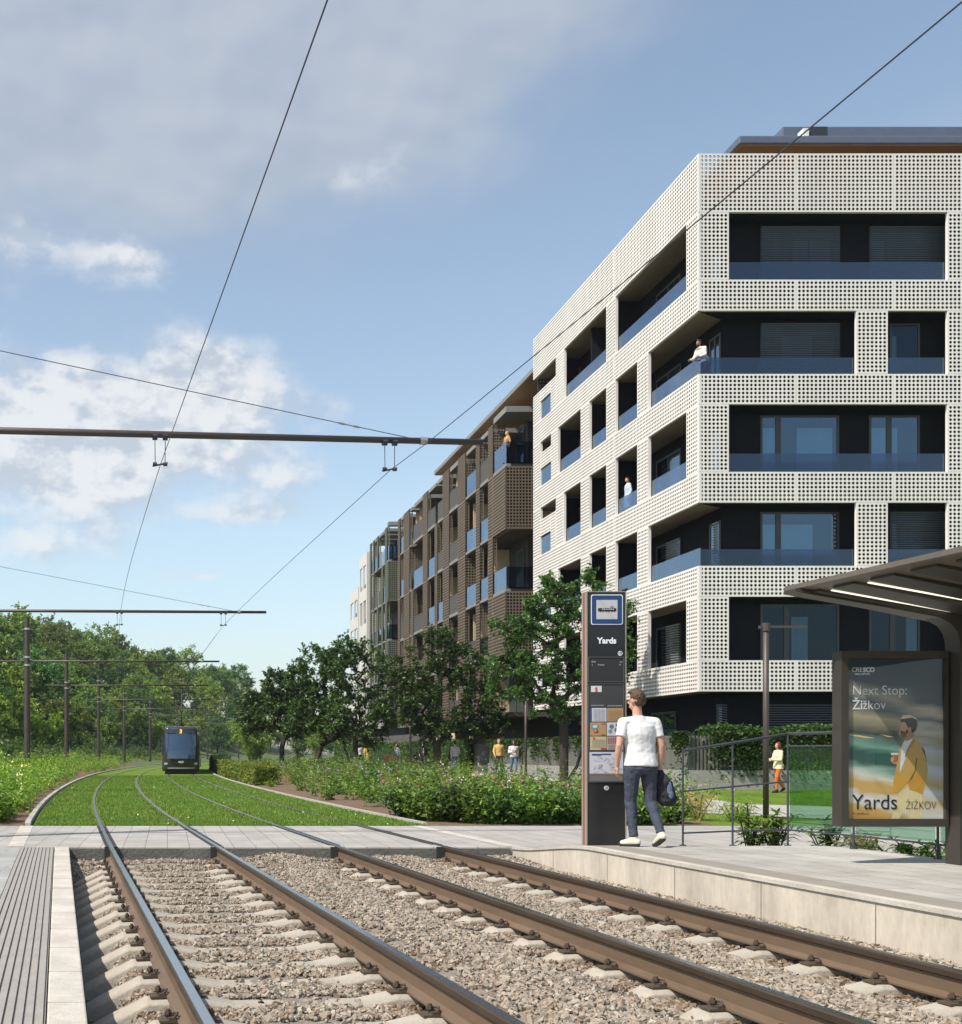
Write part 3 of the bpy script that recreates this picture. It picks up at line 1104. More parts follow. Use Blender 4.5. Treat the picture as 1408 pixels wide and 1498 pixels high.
# end bay of the left facade: screen with a small window below and a slanting opening above
for i in range(5):
    xr = 813.4 if i % 2 == 0 else 806.3
    z0, z1 = fz(LV[i][1]), fz(LV[i][0])
    hgt = z1 - z0
    dR, dW0, dW1, dE = ld(xr), ld(806.0), ld(790.8), YE
    b = MB()
    def pl(da, dbb, za, zb):
        if da - dbb > .1 and zb - za > .05:
            perf(b, (XL, da, za), (0, -1, 0), (0, 0, 1), (-1, 0, 0), da - dbb, zb - za, PIT, RAD * .9, TH, margin=.02)
    if i == 0:
        zt, dT1 = fz(347), ld(783)
    else:
        zt, dT1 = z1 - .26 * hgt, ld(790.0)
    wz1 = z0 + .40 * hgt
    zw0 = z0 + .0
    pl(dE, dW1, z0, z1 - .003 if i else zt)                # jamb at the far end
    if dW0 - dR > .1:
        pl(dW0, dR, z0, zt)
    pl(dW1, dW0, wz1, zt)                                  # over the window
    # wedge that leaves the slanting opening: solid trim under a sloping top edge
    b.prism([(XL - .003, dW1 + (1.0 if i == 0 else .02), zt), (XL - .003, dR, zt), (XL - .003, dW1 + (1.0 if i == 0 else .02), z1)], (TH, 0, 0)) if False else None
    b.build('facade_screen', M_white, wb)
    # perforated return wall seen through the upper opening
    b = MB()
    perf(b, (XL + .15, dE - .25, zt - .4), (1, 0, 0), (0, 0, 1), (0, -1, 0), 1.6, z1 - zt + .38, .16, .055, .06)
    b.build('return_screen', M_dark2 if i == 0 else M_white, wb)
    b = MB()
    b.box(XL + .05, XL + .062, dW0 + .03, dW1 - .03, z0 - .02, z0 + .36 * hgt)
    b.build('balustrade', M_glass, wb)

# solid core, slabs, inner parapets, dark loggia walls
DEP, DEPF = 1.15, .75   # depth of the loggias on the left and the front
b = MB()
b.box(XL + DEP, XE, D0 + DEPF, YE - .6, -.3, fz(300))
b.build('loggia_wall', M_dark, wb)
b = MB()
for i, (y0, y1) in enumerate(BANDS):
    zt = fz(y0) - .42 if i else fz(y0) - 2.0
    z0 = fz(y1) + .012
    # slab
    b.box(XL + .13, XE - .1, D0 + .13, YE - .2, z0, min(z0 + .30, zt) if i else z0 + .3)
b.build('floor_slab', M_soffit, wb)
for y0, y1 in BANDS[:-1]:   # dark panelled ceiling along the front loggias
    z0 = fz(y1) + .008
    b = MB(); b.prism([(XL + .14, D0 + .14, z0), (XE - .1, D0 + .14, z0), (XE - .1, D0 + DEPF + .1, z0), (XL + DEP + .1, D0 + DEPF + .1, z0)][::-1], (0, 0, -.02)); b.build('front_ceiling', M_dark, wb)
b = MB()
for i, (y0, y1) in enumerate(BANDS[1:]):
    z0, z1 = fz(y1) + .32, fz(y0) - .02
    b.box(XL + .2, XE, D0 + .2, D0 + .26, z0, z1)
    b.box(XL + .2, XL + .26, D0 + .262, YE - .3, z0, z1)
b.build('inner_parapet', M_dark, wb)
# partition walls of the loggias
zp0, zp1 = fz(1011) , fz(311)
for x in ((887.2 + 900.6) / 2, 856, 811):
    b = MB(); b.box(XL + .27, XL + DEP - .004, ld(x) - .06, ld(x) + .06, zp0, zp1); b.build('partition_wall', M_dark, wb)
for x in (1410, 1665):
    b = MB(); b.box(fx(x) - .08, fx(x) + .08, D0 + .3, D0 + DEPF - .003, zp0, zp1); b.build('partition_wall', M_dark, wb)
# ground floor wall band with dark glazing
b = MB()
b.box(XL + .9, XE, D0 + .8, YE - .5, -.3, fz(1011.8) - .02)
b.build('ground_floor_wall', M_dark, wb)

# glass balustrades
def gl_front(x0, x1, i, top):
    b = MB()
    z0, z1 = fz(LV[i][1]) - .25, fz(top)
    b.box(fx(x0) + .02, fx(x1) - .02, D0 + .125, D0 + .14, z0, z1)
    b.build('balustrade', M_glass, wb)
def gl_left(x0, x1, i):
    b = MB()
    z0 = fz(LV[i][1])
    b.box(XL + .125, XL + .14, ld(x1) + .02, ld(x0) - .02, z0 - .25, z0 + .62)
    b.build('balustrade', M_glass, wb)
for i, top in enumerate((381, 521, 662, 802.5, None)):
    if top is None:
        continue
    if i % 2 == 0:
        gl_front(1066.8, 1386.8, i, top)
    else:
        gl_front(1027.5, 1253.5, i, top)
        gl_front(1299.4, 1386.8, i, top)
OPEN = {0: [(900.6, 1004.5), (825.5, 887.2)], 1: [(948.6, 1020), (900.6, 932.6), (862.3, 887.2), (816.5, 849.9)],
        2: [(948.6, 1004.5), (900.6, 932.6), (862.3, 887.2), (825, 849.9)], 3: [(948.6, 1020), (900.6, 932.6), (862.3, 887.2), (816.5, 849.9)],
        4: [(948.6, 1004.5), (900.6, 932.6), (862.3, 887.2), (825, 849.9)]}
for i, l in OPEN.items():
    if i == 4:
        continue
    for a, c in l:
        gl_left(a, c, i)

# windows on the loggia walls
DW = D0 + DEPF
def win_front(x0, x1, i, curtain=(), blind=0, split=None, ytop=None):
    """window from bearings x0..x1 on the recessed front wall; z measured from the loggia floor"""
    k = F / DW
    X0, X1 = PX(x0, DW), PX(x1, DW)
    z0 = fz(BANDS[i + 1][0]) - .40
    z1 = fz(LV[i][0]) - .16 if ytop is None else ytop
    f = MB()
    t = .07
    ym, y1 = DW - .05, DW - .012
    f.box(X0, X1, ym, y1, z1 - t, z1); f.box(X0, X1, ym, y1, z0, z0 + t)
    f.box(X0, X0 + t, ym, y1, z0 + t, z1 - t); f.box(X1 - t, X1, ym, y1, z0 + t, z1 - t)
    if split:
        xs_ = PX(split, DW)
        f.box(xs_ - .09, xs_ + .09, ym, y1, z0 + t, z1 - t)
    fr = f.build('window', M_frame, wb)
    g = MB(); g.face([(X0 + t, DW - .03, z0 + t), (X1 - t, DW - .03, z0 + t), (X1 - t, DW - .03, z1 - t), (X0 + t, DW - .03, z1 - t)])
    g.build('pane', M_win if i in (2, 3) else M_win_dimmed, fr)
    for a, c in curtain:
        g = MB()
        xa, xc = PX(a, DW), PX(c, DW)
        n = max(6, int((xc - xa) / .05))
        pts = [(xa + (xc - xa) * j / n, DW - .008 + .004 * math.sin(j * 2.1)) for j in range(n + 1)]
        for j in range(n):
            g.face([(pts[j][0], pts[j][1], z0 + t), (pts[j + 1][0], pts[j + 1][1], z0 + t), (pts[j + 1][0], pts[j + 1][1], z1 - .42), (pts[j][0], pts[j][1], z1 - .42)])
        g.build('curtain', M_curtain, fr)
    if blind:
        g = MB()
        n = int((z1 - z0) * blind / .075)
        for j in range(n):
            z = z1 - .03 - j * .075
            g.obox((X0 + .01, DW - .13, z), (X1 - X0 - .02, 0, 0), (0, .05, -.03), (0, 0, .012))
        g.build('blind', M_blind, fr)
for i in range(5):
    if i == 0:
        win_front(1112, 1227, i, ((1160, 1182), (1185, 1215)), 1., 1136)
        win_front(1271, 1386, i, ((1275, 1294),), 1., 1300)
    elif i == 1:
        win_front(1112, 1227, i, ((1142, 1188),), .95, 1138)
        win_front(1301, 1345, i, ((1304, 1312),), 0)
    elif i == 2:
        win_front(1112, 1227, i, ((1115, 1134), (1166, 1218)), 0, 1138)
        win_front(1271, 1345, i, ((1273, 1296), (1304, 1313)), 0, 1300)
    elif i == 3:
        win_front(1112, 1227, i, ((1115, 1134), (1142, 1189)), 0, 1138)
        win_front(1301, 1386, i, ((1304, 1312),), 1.)
    else:
        win_front(1112, 1227, i, ((1158, 1182),), 0, 1150)
        win_front(1271, 1345, i, ((1326, 1342),), 0, 1305)
    win_front(1450, 1600, i, ((1500, 1560),), .5, 1480)
def win_left(xa, xb, i, blind=False, curtain=False):
    """window on the recessed left wall between bearings of the outer facade"""
    X = XL + DEP
    d0, d1 = X * F / (xb - CX), X * F / (xa - CX)
    z0, z1 = fz(BANDS[i + 1][0]) - .40, fz(LV[i][0]) - .42
    f = MB(); t = .08
    f.box(X - .05, X - .012, d0, d1, z1 - t, z1); f.box(X - .05, X - .012, d0, d1, z0, z0 + t)
    for y in (d0, (d0 + d1) / 2 - .04, d1 - t):
        f.box(X - .05, X - .012, y, y + t, z0 + t, z1 - t)
    fr = f.build('window', M_frame, wb)
    g = MB(); g.face([(X - .03, d0 + t, z0), (X - .03, d1 - t, z0), (X - .03, d1 - t, z1), (X - .03, d0 + t, z1)])
    g.build('pane', M_win, fr)
    if blind:
        g = MB()
        for j in range(int((z1 - z0) / .09)):
            g.obox((X - .12, d0 + .05, z1 - .05 - j * .09), (.05, 0, -.03), (0, (d1 - d0) / 2, 0), (0, 0, .014))
        g.build('blind', mat('blind_pale', (.5, .5, .5), .5, var=0), fr)
    if curtain:
        g = MB(); g.face([(X - .009, d0 + t, z0), (X - .009, d1 - t, z0), (X - .009, d1 - t, z1), (X - .009, d0 + t, z1)])
        g.build('curtain', M_curtain, fr)
for i in range(5):
    win_left(962, 998, i, blind=i in (3, 4))
    win_left(1040, 1056, i, curtain=i == 3, blind=i == 3)
    win_left(912, 932, i)
    win_left(872, 890, i)
    win_left(835, 850, i)
# roof: penthouse and overhanging slab
ph = MB()
PD = D0 + 3.2
ph.box(PX(1150, PD), XE, PD, YE - 4, fz(224) - 2.0, PZ(205, D0 + 1.6))
ph.build('penthouse_wall', mat('penthouse_wall', (.22, .16, .10), .6), wb)
RD = D0 + 1.3
rx = PX(1082, RD)
z1, z0 = PZ(197.7, RD), PZ(210.6, RD)
b = MB(); b.box(rx, XE, RD, YE - 3, z0 + .02, z1); rf = b.build('roof', M_roofblue, wb, bevel=.04)
b = MB(); b.box(rx + .06, XE - .06, RD + .05, YE - 3.05, z0 - .02, z0 + .016); b.build('soffit', M_wood, rf)
RD2 = D0 + 4.5
b = MB(); b.box(PX(1146, RD2), XE - .5, RD2, YE - 6, z1 - .1, PZ(184.8, RD2))
b.build('plant_enclosure', M_roofblue, rf, bevel=.02)
b = MB(); b.box(PX(1176, RD2 - .6), PX(1184, RD2 - .6), RD2 - .6, RD2 - .2, z1 - .1, PZ(187, RD2 - .6)); b.build('vent', M_white, rf)
b = MB(); b.box(PX(1185, RD2 - .5), PX(1209, RD2 - .5), RD2 - .6, RD2 - .2, z1 - .1, PZ(187, RD2 - .5)); b.build('vent', M_dark2, rf)
# windows of the ground floor
for x0, x1, bl in ((1120, 1260, True), (985, 1012, False), (1040, 1062, True), (1290, 1400, False)):
    DG = D0 + .8
    f = MB()
    X0, X1 = PX(x0, DG), PX(x1, DG)
    X0 = max(X0, XL + .95)
    z0, z1 = .5, 2.9
    if X1 - X0 < .3:
        continue
    for q in ((X0, X1, z1 - .08, z1), (X0, X1, z0, z0 + .08), (X0, X0 + .08, z0 + .08, z1 - .08), (X1 - .08, X1, z0 + .08, z1 - .08)):
        f.box(q[0], q[1], DG - .05, DG - .012, q[2], q[3])
    fr = f.build('window', M_frame, wb)
    g = MB(); g.face([(X0 + .08, DG - .03, z0 + .08), (X1 - .08, DG - .03, z0 + .08), (X1 - .08, DG - .03, z1 - .08), (X0 + .08, DG - .03, z1 - .08)]); g.build('pane', M_win, fr)
    if bl:
        g = MB()
        for j in range(30):
            g.obox((X0, DG - .12, z1 - .03 - j * .08), (X1 - X0, 0, 0), (0, .05, -.03), (0, 0, .013))
        g.build('blind', M_blind, fr)
X = XL + .9   # ground floor windows in the left wall
for xa, xb in ((955, 990), (905, 935)):
    f, g = MB(), MB()
    d0, d1 = X * F / (xb - CX), X * F / (xa - CX)
    f.box(X - .05, X - .012, d0, d1, .5, .58); f.box(X - .05, X - .012, d0, d1, 2.7, 2.78)
    for y in (d0, (d0 + d1) / 2, d1):
        f.box(X - .05, X - .012, y - .05, y + .05, .582, 2.698)
    fr = f.build('window', M_frame, wb)
    g.face([(X - .03, d0, .55), (X - .03, d1, .55), (X - .03, d1, 2.75), (X - .03, d0, 2.75)])
    g.build('pane', M_win, fr)

# ================================================================== brown and green balcony buildings
M_bslab = mat('balcony_slab_brown', (.105, .086, .068), .8, var=.08)
def balcony_block(name, label, cat, Dn, Df, ztop, floors, piers, M_scr, M_core, far=False, roof=True, seed=1):
    """a block whose left facade lies in the plane X = XL; piers = list of (depth near, depth far)"""
    rnd = random.Random(seed)
    t = thing(name, label, cat, (XL, Dn, 0))
    DEPTH = 1.7
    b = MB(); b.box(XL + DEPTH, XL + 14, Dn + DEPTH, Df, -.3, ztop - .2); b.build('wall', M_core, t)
    # slabs and balcony floors
    bays = [(Dn, piers[0][0])] + [(piers[j][1], piers[j + 1][0]) for j in range(len(piers) - 1)]
    nF = len(floors)
    for z in floors:
        b = MB(); b.box(XL + .30, XL + DEPTH, Dn + .12, Df - .05, z - .24, z)
        b.box(XL + DEPTH, XL + 12, Dn + .12, Dn + DEPTH, z - .24, z)
        b.build('balcony_slab', M_bslab, t)
    # continuous piers of perforated sheet, shifted between floors
    for j, (a, c) in enumerate(piers):
        for k in range(nF):
            if rnd.random() < .13 and j not in (0, len(piers) - 1):
                continue
            z0 = floors[k] - .24
            z1 = floors[k + 1] - .24 if k + 1 < nF else ztop - .3
            b = MB()
            perf(b, (XL, c, z0), (0, -1, 0), (0, 0, 1), (-1, 0, 0), c - a, z1 - z0, .165, .054, .05, sq=True, margin=.03)
            perf(b, (XL + .002, a, z0), (1, 0, 0), (0, 0, 1), (0, -1, 0), (.7 if rnd.random() < .25 else .24), z1 - z0, .165, .054, .05, sq=True, margin=.03)
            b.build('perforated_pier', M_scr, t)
    # bays: every second cell is a box of perforated sheet, the others are open with a railing
    for j, (a, c) in enumerate(bays):
        for k in range(nF):
            z0 = floors[k]
            z1 = floors[k + 1] - .24 if k + 1 < nF else ztop - .3
            if j == 0:
                kind = ('glass', 'screen', 'glass', 'screen', 'open')[nF - 1 - k] if nF - 1 - k < 5 else 'open'
            else:
                kind = rnd.choice(('glass', 'metal', 'metal', 'glass', 'glass', 'half'))
            if kind == 'screen':
                b = MB()
                perf(b, (XL, c, z0 - .24), (0, -1, 0), (0, 0, 1), (-1, 0, 0), c - a, z1 - z0 + .24, .165, .054, .05, sq=True, margin=.03)
                perf(b, (XL + .002, Dn, z0 - .24), (1, 0, 0), (0, 0, 1), (0, -1, 0), 3.2, z1 - z0 + .24, .165, .054, .05, sq=True, margin=.05)
                b.build('balcony_screen', M_scr, t)
                b = MB(); b.box(XL + .15, XL + .2, Dn + .18, c, z0 + .01, z1 - .01); b.box(XL + .202, XL + 3.2, Dn + .18, Dn + .23, z0 + .01, z1 - .01)
                b.build('inner_wall', M_dark, t)
            elif kind == 'glass':
                b = MB()
                b.box(XL + .05, XL + .065, a + .02, c - .02, z0 - .1, z0 + 1.05)
                if j == 0:
                    b.box(XL + .066, XL + 3.2, Dn + .05, Dn + .065, z0 - .1, z0 + 1.05)
                b.build('balustrade', M_glass, t)
                b = MB(); b.box(XL + .02, XL + .28, a + .01, c - .01, z0 - .24, z0 - .1); b.build('slab_edge', M_slab, t)
            elif kind in ('metal', 'half'):
                b = MB()
                n = max(3, int((c - a) / .11))
                for q in range(n + 1):
                    y = a + .02 + (c - a - .06) * q / n
                    b.box(XL + .04, XL + .07, y, y + .045, z0 - .05, z0 + 1.02)
                b.box(XL + .03, XL + .08, a + .01, c - .01, z0 + 1.022, z0 + 1.06)
                b.box(XL + .071, XL + .078, a + .02, c - .02, z0 - .05, z0 + 1.02)
                b.build('railing', M_metal, t)
                b = MB(); b.box(XL + .02, XL + .28, a + .01, c - .01, z0 - .24, z0 - .06); b.build('slab_edge', M_slab, t)
                if kind == 'half':
                    b = MB()
                    perf(b, (XL + .35, a + .35, z0), (1, 0, 0), (0, 0, 1), (0, -1, 0), 1.3, z1 - z0, .165, .05, .04, sq=True)
                    b.build('return_screen', M_scr, t)
            # window or cream partition on the back wall
            if j > 0 and rnd.random() < .7:
                f = MB(); f.box(XL + DEPTH - .06, XL + DEPTH - .01, a + .25, c - .15, z0 + .02, z0 + 2.3)
                fr = f.build('window', M_frame, t)
                g = MB(); g.face([(XL + DEPTH - .065, a + .33, z0 + .1), (XL + DEPTH - .065, c - .23, z0 + .1), (XL + DEPTH - .065, c - .23, z0 + 2.22), (XL + DEPTH - .065, a + .33, z0 + 2.22)])
                g.build('pane', M_win, fr)
            if j > 0 and not far and rnd.random() < .35:
                g = MB(); g.box(XL + .45, XL + DEPTH - .07, c - .14, c - .05, z0 + .002, z1 - .25); g.build('partition', M_cream, t)
    # end bay towards the viewer
    for k in range(nF):
        z0 = floors[k]
        f = MB(); f.box(XL + DEPTH - .06, XL + DEPTH - .01, Dn + 2.2, Dn + 3.6, z0 + .02, z0 + 2.4); fr = f.build('window', M_frame, t)
        g = MB(); g.face([(XL + DEPTH - .065, Dn + 2.3, z0 + .1), (XL + DEPTH - .065, Dn + 3.5, z0 + .1), (XL + DEPTH - .065, Dn + 3.5, z0 + 2.3), (XL + DEPTH - .065, Dn + 2.3, z0 + 2.3)]); g.build('pane', M_win, fr)
        f = MB(); f.box(XL + 2.0, XL + 3.1, Dn + DEPTH - .06, Dn + DEPTH - .01, z0 + .02, z0 + 2.35); f.build('balcony_door', M_dark2, t)
    # canopy slab over the top balconies, in steps
    b = MB(); b.box(XL + .02, XL + 12, Dn - .02, piers[0][0] - .1, ztop - .3, ztop); b.build('canopy', M_slab, t)
    for j in range(1, len(bays)):
        a, c = bays[j]
        b = MB(); b.box(XL + .06, XL + 3, a - .2, c + .1, ztop - .52, ztop - .26 - .02 * (j % 3)); b.build('canopy', M_slab, t)
    return t

pxp = [(721.0, 714.3), (702.0, 696.4), (681.0, 670.0), (657.0, 647.8), (640.0, 636.0), (625.6, 618.8), (605.0, 601.0), (599.2, 590.7), (585.5, 582.3)]
Dn = ld(739.8)
floorsB = [PZ(675, Dn) - 3.25 * k for k in range(5)][::-1]
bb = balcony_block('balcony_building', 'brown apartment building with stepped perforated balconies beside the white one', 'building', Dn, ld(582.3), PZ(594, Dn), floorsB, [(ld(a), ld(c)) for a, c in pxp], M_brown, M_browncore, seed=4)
# upper storey with its overhanging timber soffit
XU = XL + .62
zu = PZ(560, XU * F / (758.6 - CX)) - .0
b = MB(); b.box(XU, XU + 12, YE + .3, ld(622), zu - .22, zu); rf = b.build('roof', M_slab, bb)
b = MB(); b.box(XU + .05, XU + 11.9, YE + .35, ld(622) - .05, zu - .27, zu - .222); b.build('soffit', M_wood, rf)
b = MB(); b.box(XU + 2.2, XU + 11, YE + .8, ld(630), floorsB[-1] + 2, zu - .28); b.build('penthouse_wall', M_cream, bb)
b = MB(); b.box(XU + 2.12, XU + 2.19, YE + 1.2, YE + 5.5, zu - 2.2, zu - .35); b.build('penthouse_window', M_win, bb)
# ground floor columns
for x in (734.0, 690.0, 664.0):
    b = MB(); D = (XL + .4) * F / (x - CX); b.tube([(XL + .4, D, -.2), (XL + .4, D, floorsB[0] - .24)], .14, 12); b.build('column', M_cream, bb, smooth=True)

Dg = ld(568.6)
fg = [PZ(763, Dg) - 2.9 - 3.15 * k for k in range(5)][::-1]
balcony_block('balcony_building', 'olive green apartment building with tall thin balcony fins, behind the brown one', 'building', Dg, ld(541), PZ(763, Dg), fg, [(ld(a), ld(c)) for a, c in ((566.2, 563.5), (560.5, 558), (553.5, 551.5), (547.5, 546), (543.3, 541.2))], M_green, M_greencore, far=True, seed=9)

# pale blocks at the end of the row
M_endblock = mat('end_block_render', (.57, .55, .51), .7, var=.06)
def cream_block(label, Dn, Df, ztop, X0, wins):
    t = thing('apartment_block', label, 'building', (X0, Dn, 0))
    b = MB()
    zs = np.linspace(3.4, ztop, 6)
    b.box(X0 + .7, X0 + 12, Dn + .05, Df, -.3, ztop - .4); b.build('wall', M_dark, t)
    for k in range(5):
        z0, z1 = zs[k], zs[k + 1]
        b = MB()
        b.box(X0, X0 + .12, Dn, Df, z1 - 1.05, z1)
        n = 2
        for q in range(n + 1):
            y = Dn + (Df - Dn - .5) * q / n
            b.box(X0 + .001, X0 + .119, y, y + .5, z0, z1 - 1.052)
        b.box(X0 + .121, X0 + 12, Dn + .001, Dn + .12, z1 - 1.05, z1)
        b.box(X0 + .121, X0 + 1.6, Dn + .001, Dn + .12, z0, z1 - 1.052)
        b.build('facade_band', M_endblock, t)
        g = MB(); g.box(X0 + .3, X0 + .32, Dn + .4, Df - .3, z0 - .1, z0 + .6); g.build('balustrade', M_glass, t)
    b = MB(); b.box(X0 + .2, X0 + 12, Dn + .2, Df, ztop - .6, ztop - .4); b.build('roof', M_slab, t)
cream_block('pale cream apartment block just beyond the olive green building', ld(536.8) , ld(525.5), PZ(807, ld(536.8)), XL, 0)
cream_block('lowest and farthest cream apartment block at the end of the row', ld(524.5), ld(512), PZ(859, ld(524.5)), XL, 0)
# ================================================================== overhead line masts and wires
mast_D = [16.84, 37.9, 58.6, 79.4, 100.4, 121, 142, 163, 185, 206]
BZ = 5.88
ords = ['first', 'second', 'third', 'fourth', 'fifth', 'sixth', 'seventh', 'eighth', 'ninth', 'tenth']
mast_labels = {0: 'nearest brown beam mast, its long arm crossing the sky above the crossing', 1: 'brown beam mast whose arm spans the sky just above the hillside trees',
               2: 'thick brown mast standing in the shrubs, leftmost one whose pole shows', 3: 'brown mast second from the left among the poles in view', 4: 'brown mast third from the left among the poles in view',
               5: 'slim mast fourth from the left among the poles in view', 6: 'slim mast just left of the tram front', 7: 'slim distant mast right behind the tram roof',
               8: 'pale distant mast standing just right of the tram', 9: 'farthest pale mast between the tram and the park trees'}
W_A, W_B = .04, GAP + .38
for i, D in enumerate(mast_D):
    s = slope(D)
    nrm = Vector((1, -s, 0)).normalized()
    base = cOff(D, -4.85)
    zb = gz(base.x, base.y)
    t = thing('beam_mast', mast_labels[i], 'tram mast', (base.x, base.y, zb), 'overhead line masts along the tram track')
    b = MB()
    b.tube([(base.x, base.y, zb - .4), (base.x, base.y, 4.0), (base.x, base.y, 8.05)], [.165, .155, .13], 10)
    b.build('pole', M_mast, t, smooth=False)
    b = MB()
    for z in (7.5, BZ + .2, BZ - .2):
        b.tube([(base.x, base.y, z - .05), (base.x, base.y, z + .05)], .172, 12)
    b.build('clamp_band', M_zinc, t)
    b = MB()
    A0, A1 = cOff(D, -6.3), cOff(D, 4.85)
    up = Vector((0, 0, BZ))
    b.tube([A0 + up, cOff(D, -1) + up, A1 + up], [.05, .05, .045], 10)
    b.build('arm', M_mast, t, smooth=True)
    b = MB()
    st0, st1 = base + Vector((0, 0, 7.5 - 0)), cOff(D, 3.95) + up
    st0.z = 7.5
    st0 = Vector((base.x, base.y, 7.5))
    b.tube([st0, st1], .0065 if i < 2 else .012, 5)
    b.build('stay_rod', M_steel, t)
    b = MB()
    q0, q1 = st0.lerp(st1, .855), st0.lerp(st1, .89)
    b.tube([q0, q0.lerp(q1, .3), q0.lerp(q1, .31), q0.lerp(q1, .69), q0.lerp(q1, .7), q1], [.016, .016, .01, .01, .016, .016], 6)
    b.tube([st1 - nrm * .05, st1 + nrm * .05], .06, 8)
    b.build('turnbuckle', M_zinc, t)
    for off in (W_A, W_B):
        b = MB()
        p = cOff(D, off)
        for k in (-.075, .075):
            c = p + nrm * k + up
            b.tube([c - nrm * .035 - Vector((0, 0, .03)), c + nrm * .035 - Vector((0, 0, .03))], .055, 8)
            b.tube([c - Vector((0, 0, .09)), p + nrm * k * .95 + Vector((0, 0, 5.45))], .006, 5)
            b.tube([p + nrm * k + Vector((0, 0, 5.45)) - nrm * .03, p + nrm * k + Vector((0, 0, 5.45)) + nrm * .03], .028, 6)
        b.tube([p - nrm * .11 + Vector((0, 0, 5.42)), p + nrm * .11 + Vector((0, 0, 5.47))], .014, 6)
        b.build('wire_hanger', M_wire, t)
for off, lab in ((W_A, 'left contact wire hanging over the left tram track'), (W_B, 'right contact wire hanging over the right tram track')):
    b = MB()
    pts = []
    prev = -4.2
    for D in [-4.2] + mast_D:
        if pts:
            for k in range(1, 13):
                d = prev + (D - prev) * k / 12
                sag = .07 * 4 * (k / 12) * (1 - k / 12)
                p = cOff(d, off + (.05 if off == W_B and d < 16 else 0))
                pts.append(p + Vector((0, 0, 5.43 - sag)))
        else:
            pts.append(cOff(D, off) + Vector((0, 0, 5.43)))
        prev = D
    b.tube(pts, [.0052 if p.y < 40 else .009 for p in pts], 6)
    tag(b.build('contact_wire', M_wire), lab, 'overhead wire', 'contact wires over the tram tracks')

# ================================================================== stop column (totem)
TD = 14.0
TZ = pz(14.0)
def tx(x): return PX(x, TD)
def tz(y): return PZ(y, TD)
X0, X1 = tx(858.3), tx(916.6)
tt = thing('stop_totem', 'tall black tram stop column with blue tram sign, timetables and a red edge line', 'stop sign', ((X0 + X1) / 2, TD, TZ))
ZT, ZB = tz(865), TZ
b = MB(); b.box(X0 + .012, X1 - .012, TD + .003, TD + .15, ZB, ZT - .012); b.build('front_panel', M_black, tt, bevel=.003)
M_tside = mat('totem_side', (.30, .27, .22), .5, metal=.2, var=.05)
b = MB()
b.box(X0 - .0, X0 + .011, TD - .006, TD + .065, ZB, ZT); b.box(X1 - .011, X1, TD - .006, TD + .16, ZB, ZT); b.box(X0 + .012, X1 - .012, TD - .004, TD + .16, ZT - .011, ZT)
b.box(X0, X0 + .011, TD + .1, TD + .16, ZB, ZT)
b.build('edge_frame', M_tside, tt)
b = MB(); b.box(X0 - .003, X0 + .010, TD + .066, TD + .099, ZB, ZT - .002); b.build('red_strip', mat('totem_red', (.33, .012, .018), .4, var=0), tt)
def rrect(x0, x1, y0, y1, r, n=5):
    pts = []
    for cx, cz, a0 in ((x1 - r, y1 - r, 0), (x0 + r, y1 - r, 90), (x0 + r, y0 + r, 180), (x1 - r, y0 + r, 270)):
        for k in range(n + 1):
            a = math.radians(a0 + 90 * k / n)
            pts.append((cx + r * math.cos(a), cz + r * math.sin(a)))
    return pts
M_blue = mat('sign_blue', (.012, .05, .16), .35, var=0)
M_signgrey = mat('sign_grey', (.50, .49, .49), .4, var=0)
sg = flat(rrect(tx(864.7), tx(911.4), tz(914), tz(869.8), .025), TD - .004, tt, M_whitep, 'sign_plate')
flat(rrect(tx(865.9), tx(910.2), tz(912.8), tz(871.0), .02), TD - .006, sg, M_blue, 'sign_field')
flat(rrect(tx(872.4), tx(903.4), tz(906), tz(877.8), .003), TD - .008, sg, M_signgrey, 'sign_symbol_field')
# tram pictogram
b = MB()
yy = TD - .010
def fr_(x0, x1, y0, y1, y=yy):
    b.face([(tx(x0), y, tz(y1)), (tx(x1), y, tz(y1)), (tx(x1), y, tz(y0)), (tx(x0), y, tz(y0))])
for p in (rrect(tx(874.8), tx(884), tz(894.6), tz(889.8), .012), rrect(tx(884.2), tx(892.4), tz(894.6), tz(889.8), .004), rrect(tx(892.6), tx(901.6), tz(894.6), tz(889.8), .012)):
    b.face([(q[0], yy, q[1]) for q in p])
fr_(893, 897.5, 888.4, 888.9); fr_(893.6, 894.1, 887.2, 890); fr_(896.5, 897, 887.2, 890); fr_(892.5, 898, 886.8, 887.2)
for x in (878, 882, 887, 891, 895, 899):
    fr_(x - .7, x + .7, 894.6, 895.6)
b.build('sign_pictogram', M_blackp, sg)
b = MB(); yy = TD - .012
for x in np.arange(880.5, 897, 2.6):
    fr_(x, x + 1.9, 890.7, 892.2, yy)
b.build('sign_pictogram_window', M_signgrey, sg)
text('Yards', .098, (tx(888), TD - .004, tz(941.2)), M_whitep, tt, 'CENTER', bold=.004)
def ring(cx, cz, r0, r1, y, parent, m, name):
    b = MB(); n = 24
    for k in range(n):
        a, c = 2 * math.pi * k / n, 2 * math.pi * (k + 1) / n
        b.face([(cx + r0 * math.cos(a), y, cz + r0 * math.sin(a)), (cx + r1 * math.cos(a), y, cz + r1 * math.sin(a)), (cx + r1 * math.cos(c), y, cz + r1 * math.sin(c)), (cx + r0 * math.cos(c), y, cz + r0 * math.sin(c))])
    return b.build(name, m, parent)
rg = ring(tx(907.4), tz(955.9), .021, .028, TD - .004, tt, M_whitep, 'round_emblem')
ring(tx(907.2), tz(956.8), .006, .011, TD - .004, rg, M_whitep, 'emblem_wheel')
